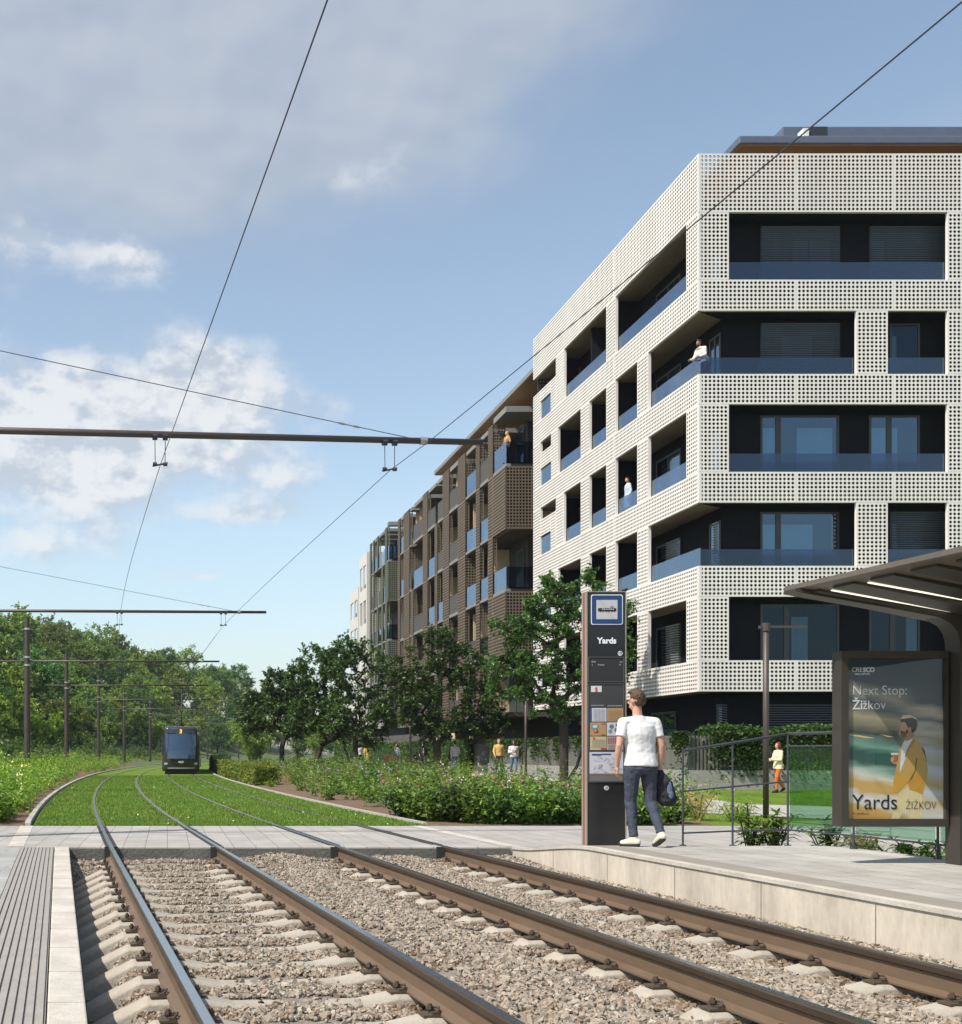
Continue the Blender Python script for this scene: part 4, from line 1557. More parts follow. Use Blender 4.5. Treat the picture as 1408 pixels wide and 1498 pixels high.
b = MB(); b.box(tx(906.6), tx(907.3), TD - .006, TD - .003, tz(956.4), tz(953.4)); b.box(tx(907.3), tx(908.8), TD - .006, TD - .003, tz(956.4), tz(955.8)); b.build('emblem_figure', M_whitep, rg)
# display and timetable cases
M_case = mat('display_dark', (.035, .036, .038), .25, var=0)
M_casef = mat('case_frame', (.16, .155, .15), .4, metal=.4, var=0)
def case(x0, x1, y0, y1, fill, name):
    b = MB()
    w = .006
    a0, a1, c0, c1 = tx(x0), tx(x1), tz(y1), tz(y0)
    b.box(a0, a1, TD - .008, TD + .002, c1 - w, c1); b.box(a0, a1, TD - .008, TD + .002, c0, c0 + w)
    b.box(a0, a0 + w, TD - .008, TD + .002, c0 + w, c1 - w); b.box(a1 - w, a1, TD - .008, TD + .002, c0 + w, c1 - w)
    fr = b.build(name, M_casef, tt)
    b = MB(); b.face([(a0 + w, TD - .001, c0 + w), (a1 - w, TD - .001, c0 + w), (a1 - w, TD - .001, c1 - w), (a0 + w, TD - .001, c1 - w)])
    b.build('case_panel', fill, fr)
    return fr
c1 = case(861, 913.4, 961, 998, M_case, 'departure_display')
M_tx = mat('display_text', (.55, .55, .55), .5, var=0)
text('18:30', .026, (tx(864.8), TD - .005, tz(969.3)), M_tx, c1)
text('5', .026, (tx(866), TD - .005, tz(973.6)), M_tx, c1)
text('Slovany', .026, (tx(874.6), TD - .005, tz(973.6)), M_tx, c1)
text('min', .024, (tx(910.8), TD - .005, tz(969.3)), M_tx, c1, 'RIGHT')
text('10', .026, (tx(908.6), TD - .005, tz(973.6)), M_tx, c1, 'RIGHT')
c2 = case(861, 913.4, 1000, 1144.5, mat('case_back', (.05, .051, .053), .4, var=.08), 'timetable_case')
def paper(x0, x1, y0, y1, m, off=.004, par=None):
    return flat([(tx(x0), tz(y1)), (tx(x1), tz(y1)), (tx(x1), tz(y0)), (tx(x0), tz(y0))], TD - off, par or c2, m, 'notice')
P_w = mat('paper_white', (.52, .53, .58), .6, var=.03)
P_b = mat('paper_brown', (.38, .24, .11), .6, var=.06)
P_y = mat('paper_beige', (.47, .40, .23), .6, var=.04)
P_blu = mat('print_blue', (.03, .05, .2), .5, var=0)
P_red = mat('print_red', (.42, .02, .03), .5, var=0)
P_gr = mat('print_grey', (.22, .22, .25), .6, var=0)
pl_ = paper(864.7, 880.4, 1003.5, 1012.5, mat('plate_white', (.62, .6, .6), .5, var=0))
text('5', .066, (tx(872.6), TD - .006, tz(1011.6)), P_red, c2, 'CENTER', bold=.003)
M_line = mat('print_dim', (.3, .3, .3), .6, var=0)
for x in np.arange(865, 910, 2.4):
    if not 884 < x < 888:
        paper(x, x + 1.7, 1031.3 + (x > 886) * .6, 1032.8 + (x > 886) * .6, M_line)
pw = paper(863.4, 887.4, 1036, 1055.8, P_w); paper(863.4, 865.8, 1036, 1055.8, P_blu, .006)
for y in np.arange(1038, 1055, 1.5):
    paper(868, 886, y, y + .35, P_gr, .006)
for x in (872, 877, 882):
    paper(x, x + .3, 1038, 1054.5, P_gr, .007)
paper(888.2, 911.8, 1036, 1055.8, P_b)
for y in np.arange(1040, 1054, 1.7):
    paper(890, 910, y, y + .3, mat('print_brown', (.2, .12, .06), .6, var=0), .006)
paper(863.4, 887.4, 1057, 1076.4, P_b); paper(888.2, 911.8, 1057, 1076.4, P_w)
def disc(x, y, r, m, off=.006, sx=1.):
    flat([(tx(x) + r * sx * math.cos(a), tz(y) + r * math.sin(a)) for a in np.arange(16) * math.pi / 8], TD - off, c2, m, 'printed_shape')
disc(870.5, 1063.5, .036, mat('print_teal', (.1, .25, .27), .6, var=0), .006, 1.2); disc(870.5, 1063, .02, P_w, .008, 1.5); disc(872, 1069.8, .022, P_red, .007, 1.3); disc(871, 1069, .012, P_y, .009)
disc(895, 1063, .028, mat('print_green', (.08, .2, .2), .6, var=0)); disc(893, 1070, .024, P_gr, .006); disc(902, 1068, .026, mat('print_violet', (.15, .13, .3), .6, var=0)); disc(903, 1061, .018, P_blu)
for y in (1058.5, 1074.6):
    paper(880, 886, y, y + 1, P_red, .006)
paper(863.4, 887.4, 1077.6, 1097.4, P_y); paper(888.2, 911.8, 1077.6, 1097.4, mat('paper_pink', (.42, .3, .28), .6, var=.05))
for x in np.arange(867, 887, 2):
    paper(x, x + .3, 1082, 1094, P_gr, .006)
for y in np.arange(1082, 1095, 1.9):
    paper(866.5, 886, y, y + .3, P_gr, .007)
paper(879, 886.6, 1094.6, 1096.4, P_red, .008); disc(869, 1080.2, .012, P_red, .008)
for x in np.arange(890, 911, 3.2):
    paper(x, x + 1.8, 1079, 1088, mat('print_maroon', (.22, .09, .09), .6, var=0), .006)
for y in np.arange(1090, 1097, 1.5):
    paper(890, 910, y, y + .5, P_gr, .006)
mp_ = paper(862.6, 911.8, 1100.3, 1133.2, P_w)
paper(866, 880, 1103, 1105.4, P_blu, .006); paper(880, 894, 1102.6, 1104.4, P_blu, .006); paper(863, 912, 1131.2, 1133, P_b, .006)
rr_ = random.Random(3)
b = MB()
for k in range(26):
    x, y = rr_.uniform(866, 908), rr_.uniform(1108, 1129)
    for _ in range(3):
        x2, y2 = x + rr_.choice((-1, 0, 1, 1)) * rr_.uniform(2, 6), y + rr_.choice((-1, 0, 1)) * rr_.uniform(1.5, 4)
        x2, y2 = min(910, max(865, x2)), min(1130, max(1106, y2))
        p, q = Vector((tx(x), TD - .0062 - k * .00004, tz(y))), Vector((tx(x2), TD - .0062 - k * .00004, tz(y2)))
        d = (q - p)
        if d.length > .004:
            n = Vector((-d.z, 0, d.x)).normalized() * .0016
            b.face([p - n, q - n, q + n, p + n])
        x, y = x2, y2
b.build('network_map_lines', P_gr, c2)
paper(862.6, 911.8, 1134, 1143, mat('case_grey_band', (.14, .145, .14), .35, var=0))
b = MB(); b.tube([(tx(887.4), TD - .012, tz(1153)), (tx(887.4), TD + .002, tz(1153))], .027, 20); b.build('lock', mat('lock_white', (.55, .54, .5), .4, var=0), tt)
ring(tx(887.4), tz(1153), .008, .013, TD - .0135, tt, M_blackp, 'lock_emblem')

# ================================================================== poster box
LD = 11.30
def lx(x): return PX(x, LD)
def lz(y): return PZ(y, LD)
BX0, BX1, BZ0, BZ1 = lx(1231.7), 7.602, lz(1209.7), lz(952.3)
PX0, PX1, PZ0, PZ1 = lx(1242.3), lx(1384), lz(1198.3), lz(963.3)
ad = thing('poster_box', 'grey bronze poster display box with a man in a mustard jacket on its advert', 'poster box', ((BX0 + BX1) / 2, LD, BZ0))
b = MB()
b.box(BX0, BX1, LD + .04, LD + .16, BZ0, BZ1)
b.box(BX0, BX1, LD, LD + .039, PZ1, BZ1); b.box(BX0, BX1, LD, LD + .039, BZ0, PZ0)
b.box(BX0, PX0, LD, LD + .039, PZ0, PZ1); b.box(PX1, BX1, LD, LD + .039, PZ0, PZ1)
b.build('casing', M_shelter, ad)
# printed poster: streaked background, roof shadow painted into its dark top
def poster_mat():
    m, nt, p, out = new_mat('poster_print')
    co = coords(nt)
    sp = N(nt, 'ShaderNodeSeparateXYZ'); nt.links.new(co, sp.inputs[0])
    u = mathn(nt, 'DIVIDE', mathn(nt, 'SUBTRACT', sp.outputs[0], PX0), PX1 - PX0)
    v = mathn(nt, 'DIVIDE', mathn(nt, 'SUBTRACT', PZ1, sp.outputs[2]), PZ1 - PZ0)
    n1 = noise(nt, coords(nt, (1.2, 1, 5.5)), 1.7, 4, .5)
    v2 = mathn(nt, 'SUBTRACT', v, mathn(nt, 'MULTIPLY', u, .10))
    v2 = mathn(nt, 'ADD', v2, mathn(nt, 'MULTIPLY', mathn(nt, 'SUBTRACT', n1, .5), .13))
    L = lambda *c: lin(c)
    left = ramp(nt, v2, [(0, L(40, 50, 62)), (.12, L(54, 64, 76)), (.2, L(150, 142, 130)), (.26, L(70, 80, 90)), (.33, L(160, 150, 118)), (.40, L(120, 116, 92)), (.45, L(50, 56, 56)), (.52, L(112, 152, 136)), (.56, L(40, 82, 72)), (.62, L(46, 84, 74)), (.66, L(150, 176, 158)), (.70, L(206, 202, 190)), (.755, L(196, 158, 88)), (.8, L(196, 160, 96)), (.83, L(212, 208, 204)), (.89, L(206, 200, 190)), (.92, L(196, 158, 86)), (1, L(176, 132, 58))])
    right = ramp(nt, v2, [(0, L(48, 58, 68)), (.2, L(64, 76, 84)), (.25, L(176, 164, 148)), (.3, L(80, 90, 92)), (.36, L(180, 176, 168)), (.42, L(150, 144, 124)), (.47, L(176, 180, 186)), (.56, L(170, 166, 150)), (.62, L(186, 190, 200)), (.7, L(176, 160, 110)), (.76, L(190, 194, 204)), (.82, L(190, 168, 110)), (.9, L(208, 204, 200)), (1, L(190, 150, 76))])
    f = N(nt, 'ShaderNodeMapRange', interpolation_type='SMOOTHSTEP'); f.inputs['From Min'].default_value = .48; f.inputs['From Max'].default_value = .78
    nt.links.new(u, f.inputs['Value'])
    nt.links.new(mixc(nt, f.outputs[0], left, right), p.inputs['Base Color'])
    p.inputs['Roughness'].default_value = .5
    return m
py = LD + .034
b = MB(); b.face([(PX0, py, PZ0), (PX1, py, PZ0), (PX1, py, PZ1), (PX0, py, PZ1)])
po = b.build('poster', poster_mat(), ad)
def pq(zx, zy):   # poster figure outline, measured in the enlarged poster
    return (PX0 + (PX1 - PX0) * (zx - 148) / 757, PZ1 - (PZ1 - PZ0) * (zy - 130) / 1255)
def shape(pts, col, lay, name='printed_shape'):
    m = mat('print_%d_%d_%d' % col, lin(col), .5, var=.1, vscale=9)
    return flat([pq(*p) for p in pts], py - .0004 * lay, po, m, name)
shape([(150, 722), (235, 728), (372, 752), (300, 752), (210, 738)], (222, 176, 108), 1)
shape([(412, 722), (520, 745), (470, 742)], (226, 190, 130), 1)
shape([(560, 1180), (640, 1130), (742, 1190), (740, 1384), (640, 1384), (612, 1290), (560, 1384), (500, 1384), (520, 1290)], (214, 196, 150), 1, 'printed_trousers')
shape([(736, 815), (760, 850), (775, 930), (760, 960), (735, 900)], (120, 72, 44), 1)
shape([(600, 770), (672, 722), (725, 800), (765, 905), (785, 1000), (775, 1075), (742, 1197), (690, 1172), (640, 1160), (628, 1110), (545, 1180), (508, 1182), (515, 1080), (545, 940), (560, 840)], (188, 152, 84), 2, 'printed_jacket')
shape([(628, 1110), (700, 1020), (760, 1080), (742, 1197), (690, 1172), (640, 1160)], (190, 140, 50), 3)
shape([(515, 1080), (545, 1010), (600, 1060), (640, 1085), (545, 1180), (508, 1182)], (196, 148, 56), 3)
shape([(600, 775), (668, 752), (640, 820), (612, 900), (590, 960), (562, 1030), (570, 900), (580, 820)], (206, 208, 212), 4, 'printed_shirt')
shape([(668, 752), (690, 775), (640, 835), (612, 905), (600, 900), (625, 830)], (160, 128, 66), 5)
shape([(690, 905), (700, 915), (690, 1010), (660, 1070), (620, 1110), (650, 1060), (682, 1000)], (120, 92, 46), 5)
shape([(632, 700), (672, 716), (668, 752), (610, 780), (612, 740)], (158, 118, 88), 5)
shape([(572, 640), (562, 690), (558, 718), (572, 746), (604, 742), (628, 722), (660, 690), (640, 620), (590, 616)], (188, 152, 124), 6, 'printed_face')
shape([(575, 690), (566, 712), (574, 746), (606, 742), (630, 712), (622, 676), (604, 706), (588, 700)], (104, 72, 52), 7)
shape([(566, 612), (585, 578), (640, 572), (690, 596), (702, 640), (690, 688), (660, 716), (652, 690), (646, 664), (630, 676), (612, 640), (600, 625), (575, 630)], (62, 56, 58), 8, 'printed_hair')
shape([(566, 604), (585, 574), (640, 570), (690, 592), (700, 612), (660, 592), (600, 600)], (206, 186, 152), 9)
shape([(632, 672), (648, 668), (652, 692), (640, 706)], (190, 148, 118), 9)
shape([(494, 905), (520, 900), (548, 940), (545, 960), (512, 952), (490, 932)], (186, 138, 100), 5, 'printed_hand')
shape([(498, 880), (548, 880), (540, 940), (510, 940)], (150, 96, 54), 6, 'printed_cup')
shape([(494, 868), (552, 868), (552, 884), (494, 884)], (216, 206, 196), 7)
shape([(496, 905), (515, 896), (518, 920), (505, 940), (494, 930)], (190, 142, 104), 8)
T_w = mat('poster_text_white', (.68, .68, .66), .5, var=0)
def ptext(body, zx, zy, cap, m, bold=0., sx=1., al='LEFT'):
    p = pq(zx, zy)
    size = cap / 1255 * (PZ1 - PZ0) / .73
    text(body, size, (p[0], py - .0048, p[1]), m, po, al, bold=bold, sx=sx)
ptext('CRE', 186, 233, 36, T_w, 0, .92); ptext('SCO', 274, 233, 36, T_w, .0022, .92)
ptext('REAL ESTATE', 212, 256, 13, T_w, .0008, 1.1)
ptext('Next Stop:', 188, 412, 76, T_w, -.0008, .94)
ptext('Ži', 188, 526, 76, T_w, .0016, .94); ptext('žkov', 268, 526, 76, T_w, -.0008, .94)
ptext('Yards', 186, 1310, 122, M_blackp, 0, .93)
ptext('ŽIŽKOV', 606, 1310, 66, M_blackp, -.002, .74)
ptext('→ yards.cz', 186, 1352, 22, M_blackp)
b = MB(); b.face([(PX0 - .003, LD + .012, PZ0 - .003), (PX1 + .003, LD + .012, PZ0 - .003), (PX1 + .003, LD + .012, PZ1 + .003), (PX0 - .003, LD + .012, PZ1 + .003)])
b.build('cover_glass', glass_mat('cover_glass', (.93, .95, .97), .03, boost=.12), ad)

# ================================================================== tram shelter
tv = Vector((.094, -1, 0)).normalized()     # along the platform, towards the viewer
cv = Vector((1, .094, 0)).normalized()      # across, away from the track
tip = Vector((6.07, 11.42, 0))
sh = thing('tram_shelter', 'dark bronze tram shelter with a curved post and a cantilever roof', 'tram shelter', (7.75, 11.27, pz(11.27)))
LEN, SLP = 7.6, -.155
def rp(c, t, z): return tip + cv * c + tv * t + Vector((0, 0, z))
def rz(c): return 2.90 + SLP * c
b = MB()
wid = 2.9
b.prism([rp(0, 0, rz(0)), rp(wid, 0, rz(wid)), rp(wid, 0, rz(wid) - .05), rp(.02, 0, rz(0) - .055), rp(0, 0, rz(0) - .045)], tv * LEN)
b.build('roof', mat('shelter_roof', (.16, .135, .11), .45, metal=.3, var=.12, vscale=2), sh)
# transverse ribs, and glowing strips added in place of bright roof gaps
b = MB()
for t in np.arange(.02, LEN, .5):
    c0, c1 = .12, 1.95
    b.prism([rp(c0, t + .02, rz(c0) - .056), rp(c1, t + .02, rz(c1) - .056), rp(c1, t + .02, rz(c1) - .115), rp(c0, t + .02, rz(c0) - .075)], tv * .30)
b.build('roof_rib', M_shelter, sh)
for t in (.40, .90):
    b = MB()
    c0, c1 = .2, 1.42
    b.prism([rp(c0, t, rz(c0) - .057), rp(c1, t, rz(c1) - .057), rp(c1, t, rz(c1) - .066), rp(c0, t, rz(c0) - .066)], tv * .03)
    b.build('glow_slot', emit_mat('slot_glow', (1, .93, .8), .75), sh)
# curved bracket and post, one profile
D_ = 11.3
prof = [(1393.0, 1265), (1393, 960), (1392.3, 938), (1388.5, 925), (1381, 915), (1363, 905), (1280, 890), (1176.7, 872), (1155, 868.2)]
lo = [Vector((PX(x, D_), D_ - .12, PZ(y, D_))) for x, y in prof]
lo[0].z = pz(11.27)
up_ = []
for p in lo[::-1]:
    c = (p - tip).dot(cv)
    if p.x < 7.5:
        up_.append(Vector((p.x, p.y, max(p.z + .004, rz(c) - .057))))
xr = PX(1393, D_) + .30
poly = lo + up_ + [Vector((xr, D_ - .12, rz(1.8) - .06)), Vector((xr, D_ - .12, pz(11.27)))]
b = MB()
# build as strips so that the outline stays clean
n = len(lo)
dv = Vector((-.01, .2, 0))
b.prism([lo[0], lo[1], Vector((xr, lo[1].y, lo[1].z)), Vector((xr, lo[0].y, lo[0].z))][::-1], dv)
for i in range(1, n - 1):
    def top(p):
        c = (p - tip).dot(cv)
        return Vector((p.x, p.y, rz(c) - .058))
    if i <= 3:
        a0, a1 = Vector((xr, lo[i].y, lo[i].z)), Vector((xr, lo[i + 1].y, lo[i + 1].z))
        b.prism([lo[i], lo[i + 1], a1, a0][::-1], dv)
    else:
        b.prism([lo[i], lo[i + 1], top(lo[i + 1]), top(lo[i])][::-1], dv)
pk = lo[4]
b.prism([pk, Vector((pk.x, pk.y, rz((pk - tip).dot(cv)) - .058)), Vector((xr, pk.y, rz((Vector((xr, pk.y, 0)) - tip).dot(cv)) - .058)), Vector((xr, pk.y, pk.z))], dv)
b.build('post', M_shelter, sh)

# ================================================================== railing with green glass
ra = thing('railing', 'dark steel railing with green glass panels at the back of the platform', 'railing', (7.58, 14.2, pz(14.2)))
R = [Vector((6.28, 14.15, 0)), Vector((6.9, 14.18, 0)), Vector((7.585, 14.2, 0)), Vector((7.74, 13.1, 0)), Vector((7.86, 11.85, 0)), Vector((7.98, 10.6, 0)), Vector((8.1, 9.35, 0))]
tops = [PZ(1098, 14.15), PZ(1087, 14.18), PZ(1073.5, 14.2), 1.50, 1.50, 1.5, 1.5]
mids = [PZ(1158, 14.15), PZ(1151, 14.18), PZ(1143.5, 14.2)]
lows = [PZ(1219, 14.15), PZ(1216, 14.18), PZ(1214, 14.2), .33, .33, .33, .33]
for p, z in zip(R, tops):
    b = MB(); b.tube([(p.x, p.y, pz(p.y)), (p.x, p.y, z)], .0125, 8)
    b.tube([(p.x, p.y, pz(p.y) - .001), (p.x, p.y, pz(p.y) + .012)], .04, 10)
    b.build('post', M_steel, ra)
b = MB(); b.tube([Vector((p.x, p.y, z)) for p, z in zip(R, tops)], .017, 8); b.build('handrail', M_steel, ra)
b = MB(); b.tube([Vector((p.x, p.y, z)) for p, z in zip(R, mids)], .0105, 8); b.tube([Vector((p.x, p.y, z)) for p, z in zip(R, lows)], .0105, 8)
b.tube([Vector((p.x, p.y, 1.345)) for p in R[2:]], .0105, 8)
b.build('crossbar', M_steel, ra)
for p, q in zip(R[2:-1], R[3:]):
    d = (q - p).normalized()
    n = Vector((-d.y, d.x, 0)) * .008
    a, c = p + d * .04, q - d * .04
    b = MB(); b.obox(a + Vector((0, 0, .35)) - n / 2, c - a, n, (0, 0, .975)); b.build('glass_panel', M_green_glass, ra)

# ================================================================== lamp posts
def lamp(x, D, top, arm, lab):
    X = PX(x, D); z0 = gz(X, D)
    t = thing('lamp_post', lab, 'lamp post', (X, D, z0), 'slender dark lamp posts with one straight arm')
    b = MB(); b.tube([(X, D, z0 - .1), (X, D, top)], .056, 10); b.build('pole', M_mast, t, smooth=True)
    b = MB(); b.tube([(X, D, top - .14), (X, D, top + .02)], .075, 10); b.box(X + .03, X + arm, D - .05, D + .05, top - .075, top - .035); b.box(X - .14, X - .03, D - .03, D + .03, top - .09, top - .03)
    b.build('lamp_head', M_mast, t)
lamp(1121, 23.2, PZ(913, 23.2), .80, 'dark lamp post with a flat arm beside the platform railing')
lamp(769.5, 51, 4.2, .8, 'dark lamp post beside the strolling couple and the right park tree')
lamp(600.5, 66, 4.2, .8, 'dark lamp post between the red haired walker and the man in a dark jacket')

# ================================================================== garden fences with hedges
M_fence = mat('fence_grey', (.115, .112, .10), .8, var=.15, vscale=4, stretch=(1, 1, .3))
FD = 36.3
FX = PX(1010, FD)
zt, zm = PZ(1075, FD), PZ(1127, FD)
fe = thing('garden_fence', 'grey slatted garden fence on a concrete base before the white building', 'fence', (FX, FD, .1))
b = MB()
b.box(FX, FX + 13, FD, FD + .2, -.1, zm); b.box(FX, FX + .2, FD + .201, 59.2, -.1, zm)
b.build('base_wall', M_conc2, fe)
b = MB()
for k in range(100):
    x = FX + .12 + k * .12
    b.box(x, x + .05, FD + .05, FD + .12, zm + .002, zt - .03)
b.box(FX + .06, FX + 13, FD + .121, FD + .14, zm + .002, zt - .2)
b.build('slat_panel', M_fence, fe)
b = MB()
for k in range(int((59.2 - FD) / 1.9)):
    y = FD + .1 + k * 1.9
    b.box(FX + .06, FX + .14, y, y + 1.88, zm + .002, zt)
b.build('board_panel', M_fence, fe)
f2 = thing('garden_fence', 'ivy covered grey fence with a concrete base before the brown building', 'fence', (FX - .3, 60, .15))
b = MB(); b.box(FX - .3, FX - .1, 60, 112, -.1, .62); b.box(FX - .1, FX + 3, 60, 60.2, -.1, .62); b.build('base_wall', M_conc, f2)
b = MB(); b.box(FX - .25, FX - .15, 60, 112, .622, 1.75); b.box(FX - .149, FX + 3, 60.02, 60.15, .622, 1.75); b.build('board_panel', M_fence, f2)
text('2', .5, (PX(713, 60), 60.0 - .01, 1.2), M_blackp, f2)
f3 = thing('garden_fence', 'dark slatted metal fence at the far end before the green building', 'fence', (FX + 1.0, 76, .15))
b = MB()
for k in range(90):
    y = 74 + k * .4
    b.box(FX + .55, FX + .6, y, y + .26, .0, 2.55)
b.build('slat_panel', M_fence, f3)

# ================================================================== bench and bin far away
def bench(x, D):
    X = PX(x, D); z = gz(X, D)
    t = thing('park_bench', 'small orange brown wooden bench near the red haired walker', 'bench', (X, D, z))
    b = MB()
    for k in range(4):
        b.box(X - .45, X + .45, D - .25 + k * .12, D - .16 + k * .12, z + .42, z + .45)
    b.build('seat', mat('bench_wood', (.38, .16, .06), .6, var=.1), t)
    b = MB()
    for k in range(3):
        b.box(X - .45, X + .45, D + .24, D + .27, z + .52 + k * .12, z + .62 + k * .12)
    b.build('backrest', MATS['bench_wood'], t)
    for sx in (-.4, .4):
        b = MB(); b.box(X + sx - .03, X + sx + .03, D - .24, D + .24, z - .02, z + .419); b.build('leg', M_dark2, t)
bench(573, 70)
X, D = PX(548, 72), 72; z = gz(X, D)
t = thing('litter_bin', 'square dark litter bin beside the woman in the yellow coat', 'bin', (X, D, z))
b = MB(); b.box(X - .17, X + .17, D - .17, D + .17, z, z + .48); b.build('body', M_dark2, t, bevel=.01)
b = MB(); b.box(X - .19, X + .19, D - .19, D + .19, z + .482, z + .54); b.build('lid', M_dark2, t, bevel=.01)

# ================================================================== tram
def tram():
    D = 69.3
    p = cOff(D, GAP)
    px_ = xoff(D, GAP)
    t = thing('tram', 'dark grey tram seen head on, showing an orange number 3 above its windscreen', 'tram', (px_, D, 0))
    M_body = mat('tram_body', (.055, .056, .06), .28, metal=.4, var=.05)
    def prof(hw, z0, z1, r):
        pts = []
        for cx, cz, a0 in ((hw - r, z1 - r, 0), (-hw + r, z1 - r, 90), (-hw + r * .5, z0 + r * .5, 180), (hw - r * .5, z0 + r * .5, 270)):
            rr = r if a0 < 180 else r * .5
            for k in range(5):
                a = math.radians(a0 + 22.5 * k)
                pts.append((cx + rr * math.cos(a), cz + rr * math.sin(a)))
        return pts
    def lean(z): return .30 * smooth(.9, 2.85, z)
    def ring_(s, hw, z0, z1, r, X=0., Y=0., a=0., ln=1.):
        out = []
        for x, z in prof(hw, z0, z1, r):
            x *= 1 - .11 * smooth(1.1, 2.85, z)
            y = s + lean(z) * ln - (0 if ln == 0 else .0) + (.22 * (x / hw) ** 2) * ln
            out.append((px_ + X + x * math.cos(a) - y * math.sin(a) * 0, D + Y + y, z))
        return out
    b = MB()
    b.rings([ring_(0, 1.0, .30, 2.74, .18), ring_(.12, 1.09, .22, 2.82, .2), ring_(.5, 1.13, .16, 2.86, .2), ring_(1.5, 1.15, .16, 2.88, .18, ln=.3), ring_(7.5, 1.15, .16, 2.88, .18, X=.05, ln=0)])
    b.build('body', M_body, t, smooth=True)
    b = MB()
    pr = [ring_(7.7 + k * 2.6, 1.15, .16, 2.88, .18, X=.06 + .01 * k + .022 * k * k, ln=0) for k in range(6)]
    b.rings(pr); b.build('rear_body', M_body, t, smooth=True)
    def patch(pts, off):
        return [(px_ + x, D + lean(z) + .22 * (x / 1.05) ** 2 - off, z) for x, z in pts]
    def gridpatch(x0, x1, z0, z1, off, taper=0., n=8):
        b = MB(); g = []
        for j in range(n + 1):
            z = z0 + (z1 - z0) * j / n
            for i in range(n + 1):
                x = (x0 + (x1 - x0) * i / n) * (1 - taper * (1 - j / n) ** 2)
                g.append(patch([(x, z)], off)[0])
        b.poly(g, [(j * (n + 1) + i, j * (n + 1) + i + 1, (j + 1) * (n + 1) + i + 1, (j + 1) * (n + 1) + i) for j in range(n) for i in range(n)])
        return b
    M_ws = mat('tram_windscreen', (.012, .04, .085), .06, var=0, spec=1.)
    gridpatch(-.93, .93, .92, 2.40, .02, .12).build('windscreen', M_ws, t, smooth=True)
    gridpatch(-.88, .88, 2.44, 2.7, .02).build('destination_display', mat('tram_display', (.03, .032, .04), .2, var=0), t, smooth=True)
    text('3', .30, (px_, D + lean(2.5) - .035, 2.45), emit_mat('display_orange', (1, .32, .02), 1.6), t, 'CENTER', bold=.012)
    text('4850', .17, (px_, D + lean(.7) - .035, .66), M_whitep, t, 'CENTER')
    for sx in (-1, 1):
        gridpatch(sx * .9 - .1, sx * .9 + .1, .56, .68, .03, 0, 2).build('headlight', mat('headlight', (.6, .6, .58), .1, metal=.5, var=0), t)
        b = MB(); b.tube([(px_ + sx * 1.12, D + .5, 1.95), (px_ + sx * 1.3, D + .35, 1.95)], .02, 6); b.box(px_ + sx * 1.33 - .08, px_ + sx * 1.33 + .08, D + .28, D + .36, 1.55, 2.0); b.build('mirror', M_body, t)
    b = gridpatch(-.8, .8, .33, .38, .03, 0, 4); b.build('bumper_strip', M_zinc, t)
    b = MB(); b.box(px_ - .95, px_ + .95, D + .4, D + 7.2, .02, .2); b.box(px_ - .8, px_ + .9, D + 7.9, D + 18, .02, .2); b.build('underframe', M_rubber, t)
    for k in range(4):
        b = MB(); y = D + 1.6 + k * 1.45
        b.box(px_ + 1.145 + .008 * (y - D - 1.5) , px_ + 1.165 + .008 * (y - D - 1.5), y, y + 1.2, 1.1, 2.4); b.box(px_ - 1.165 + .008 * (y - D - 1.5), px_ - 1.145 + .008 * (y - D - 1.5), y, y + 1.2, 1.1, 2.4)
        b.build('side_window', M_ws, t)
    b = MB()
    b.tube([(px_ + .1, D + 5.5, 2.88), (px_ + .1, D + 4.3, 3.9), (px_ + .1, D + 5.4, 5.3)], .03, 6); b.tube([(px_ - .7, D + 5.4, 5.3), (px_ + .9, D + 5.4, 5.3)], .03, 6)
    b.build('pantograph', M_steel, t)
tram()
# ================================================================== trees
def skeleton(base, trunk_top, clusters, stems=()):
    """limbs joining cluster centres to the trunk; returns list of (p, q, radius p, radius q)"""
    nodes = [Vector(base)]
    par = [-1]
    n0 = 6
    bend = Vector((random.uniform(-.05, .05), random.uniform(-.05, .05), 0))
    for k in range(1, n0 + 1):
        u = k / n0
        nodes.append(Vector(base).lerp(Vector(trunk_top), u) + bend * math.sin(u * math.pi))
        par.append(len(nodes) - 2)
    start = 3
    tt_ = Vector(trunk_top)
    order = sorted(clusters, key=lambda c: (c - tt_).length)
    weight = [0] * len(nodes)
    for c in order:
        best, bi = 1e9, 0
        for i in range(start, len(nodes)):
            d = (nodes[i] - c)
            cost = d.length + (1.2 * max(0, nodes[i].z - c.z + .1))
            if cost < best:
                best, bi = cost, i
        p = nodes[bi]
        m = p.lerp(c, .5) + Vector((random.uniform(-.1, .1), random.uniform(-.1, .1), random.uniform(-.02, .12))) * (c - p).length * .5
        nodes.append(m); par.append(bi); weight.append(0)
        nodes.append(Vector(c)); par.append(len(nodes) - 2); weight.append(1)
    w = weight[:]
    for i in range(len(nodes) - 1, 0, -1):
        w[par[i]] += w[i]
    return nodes, par, w


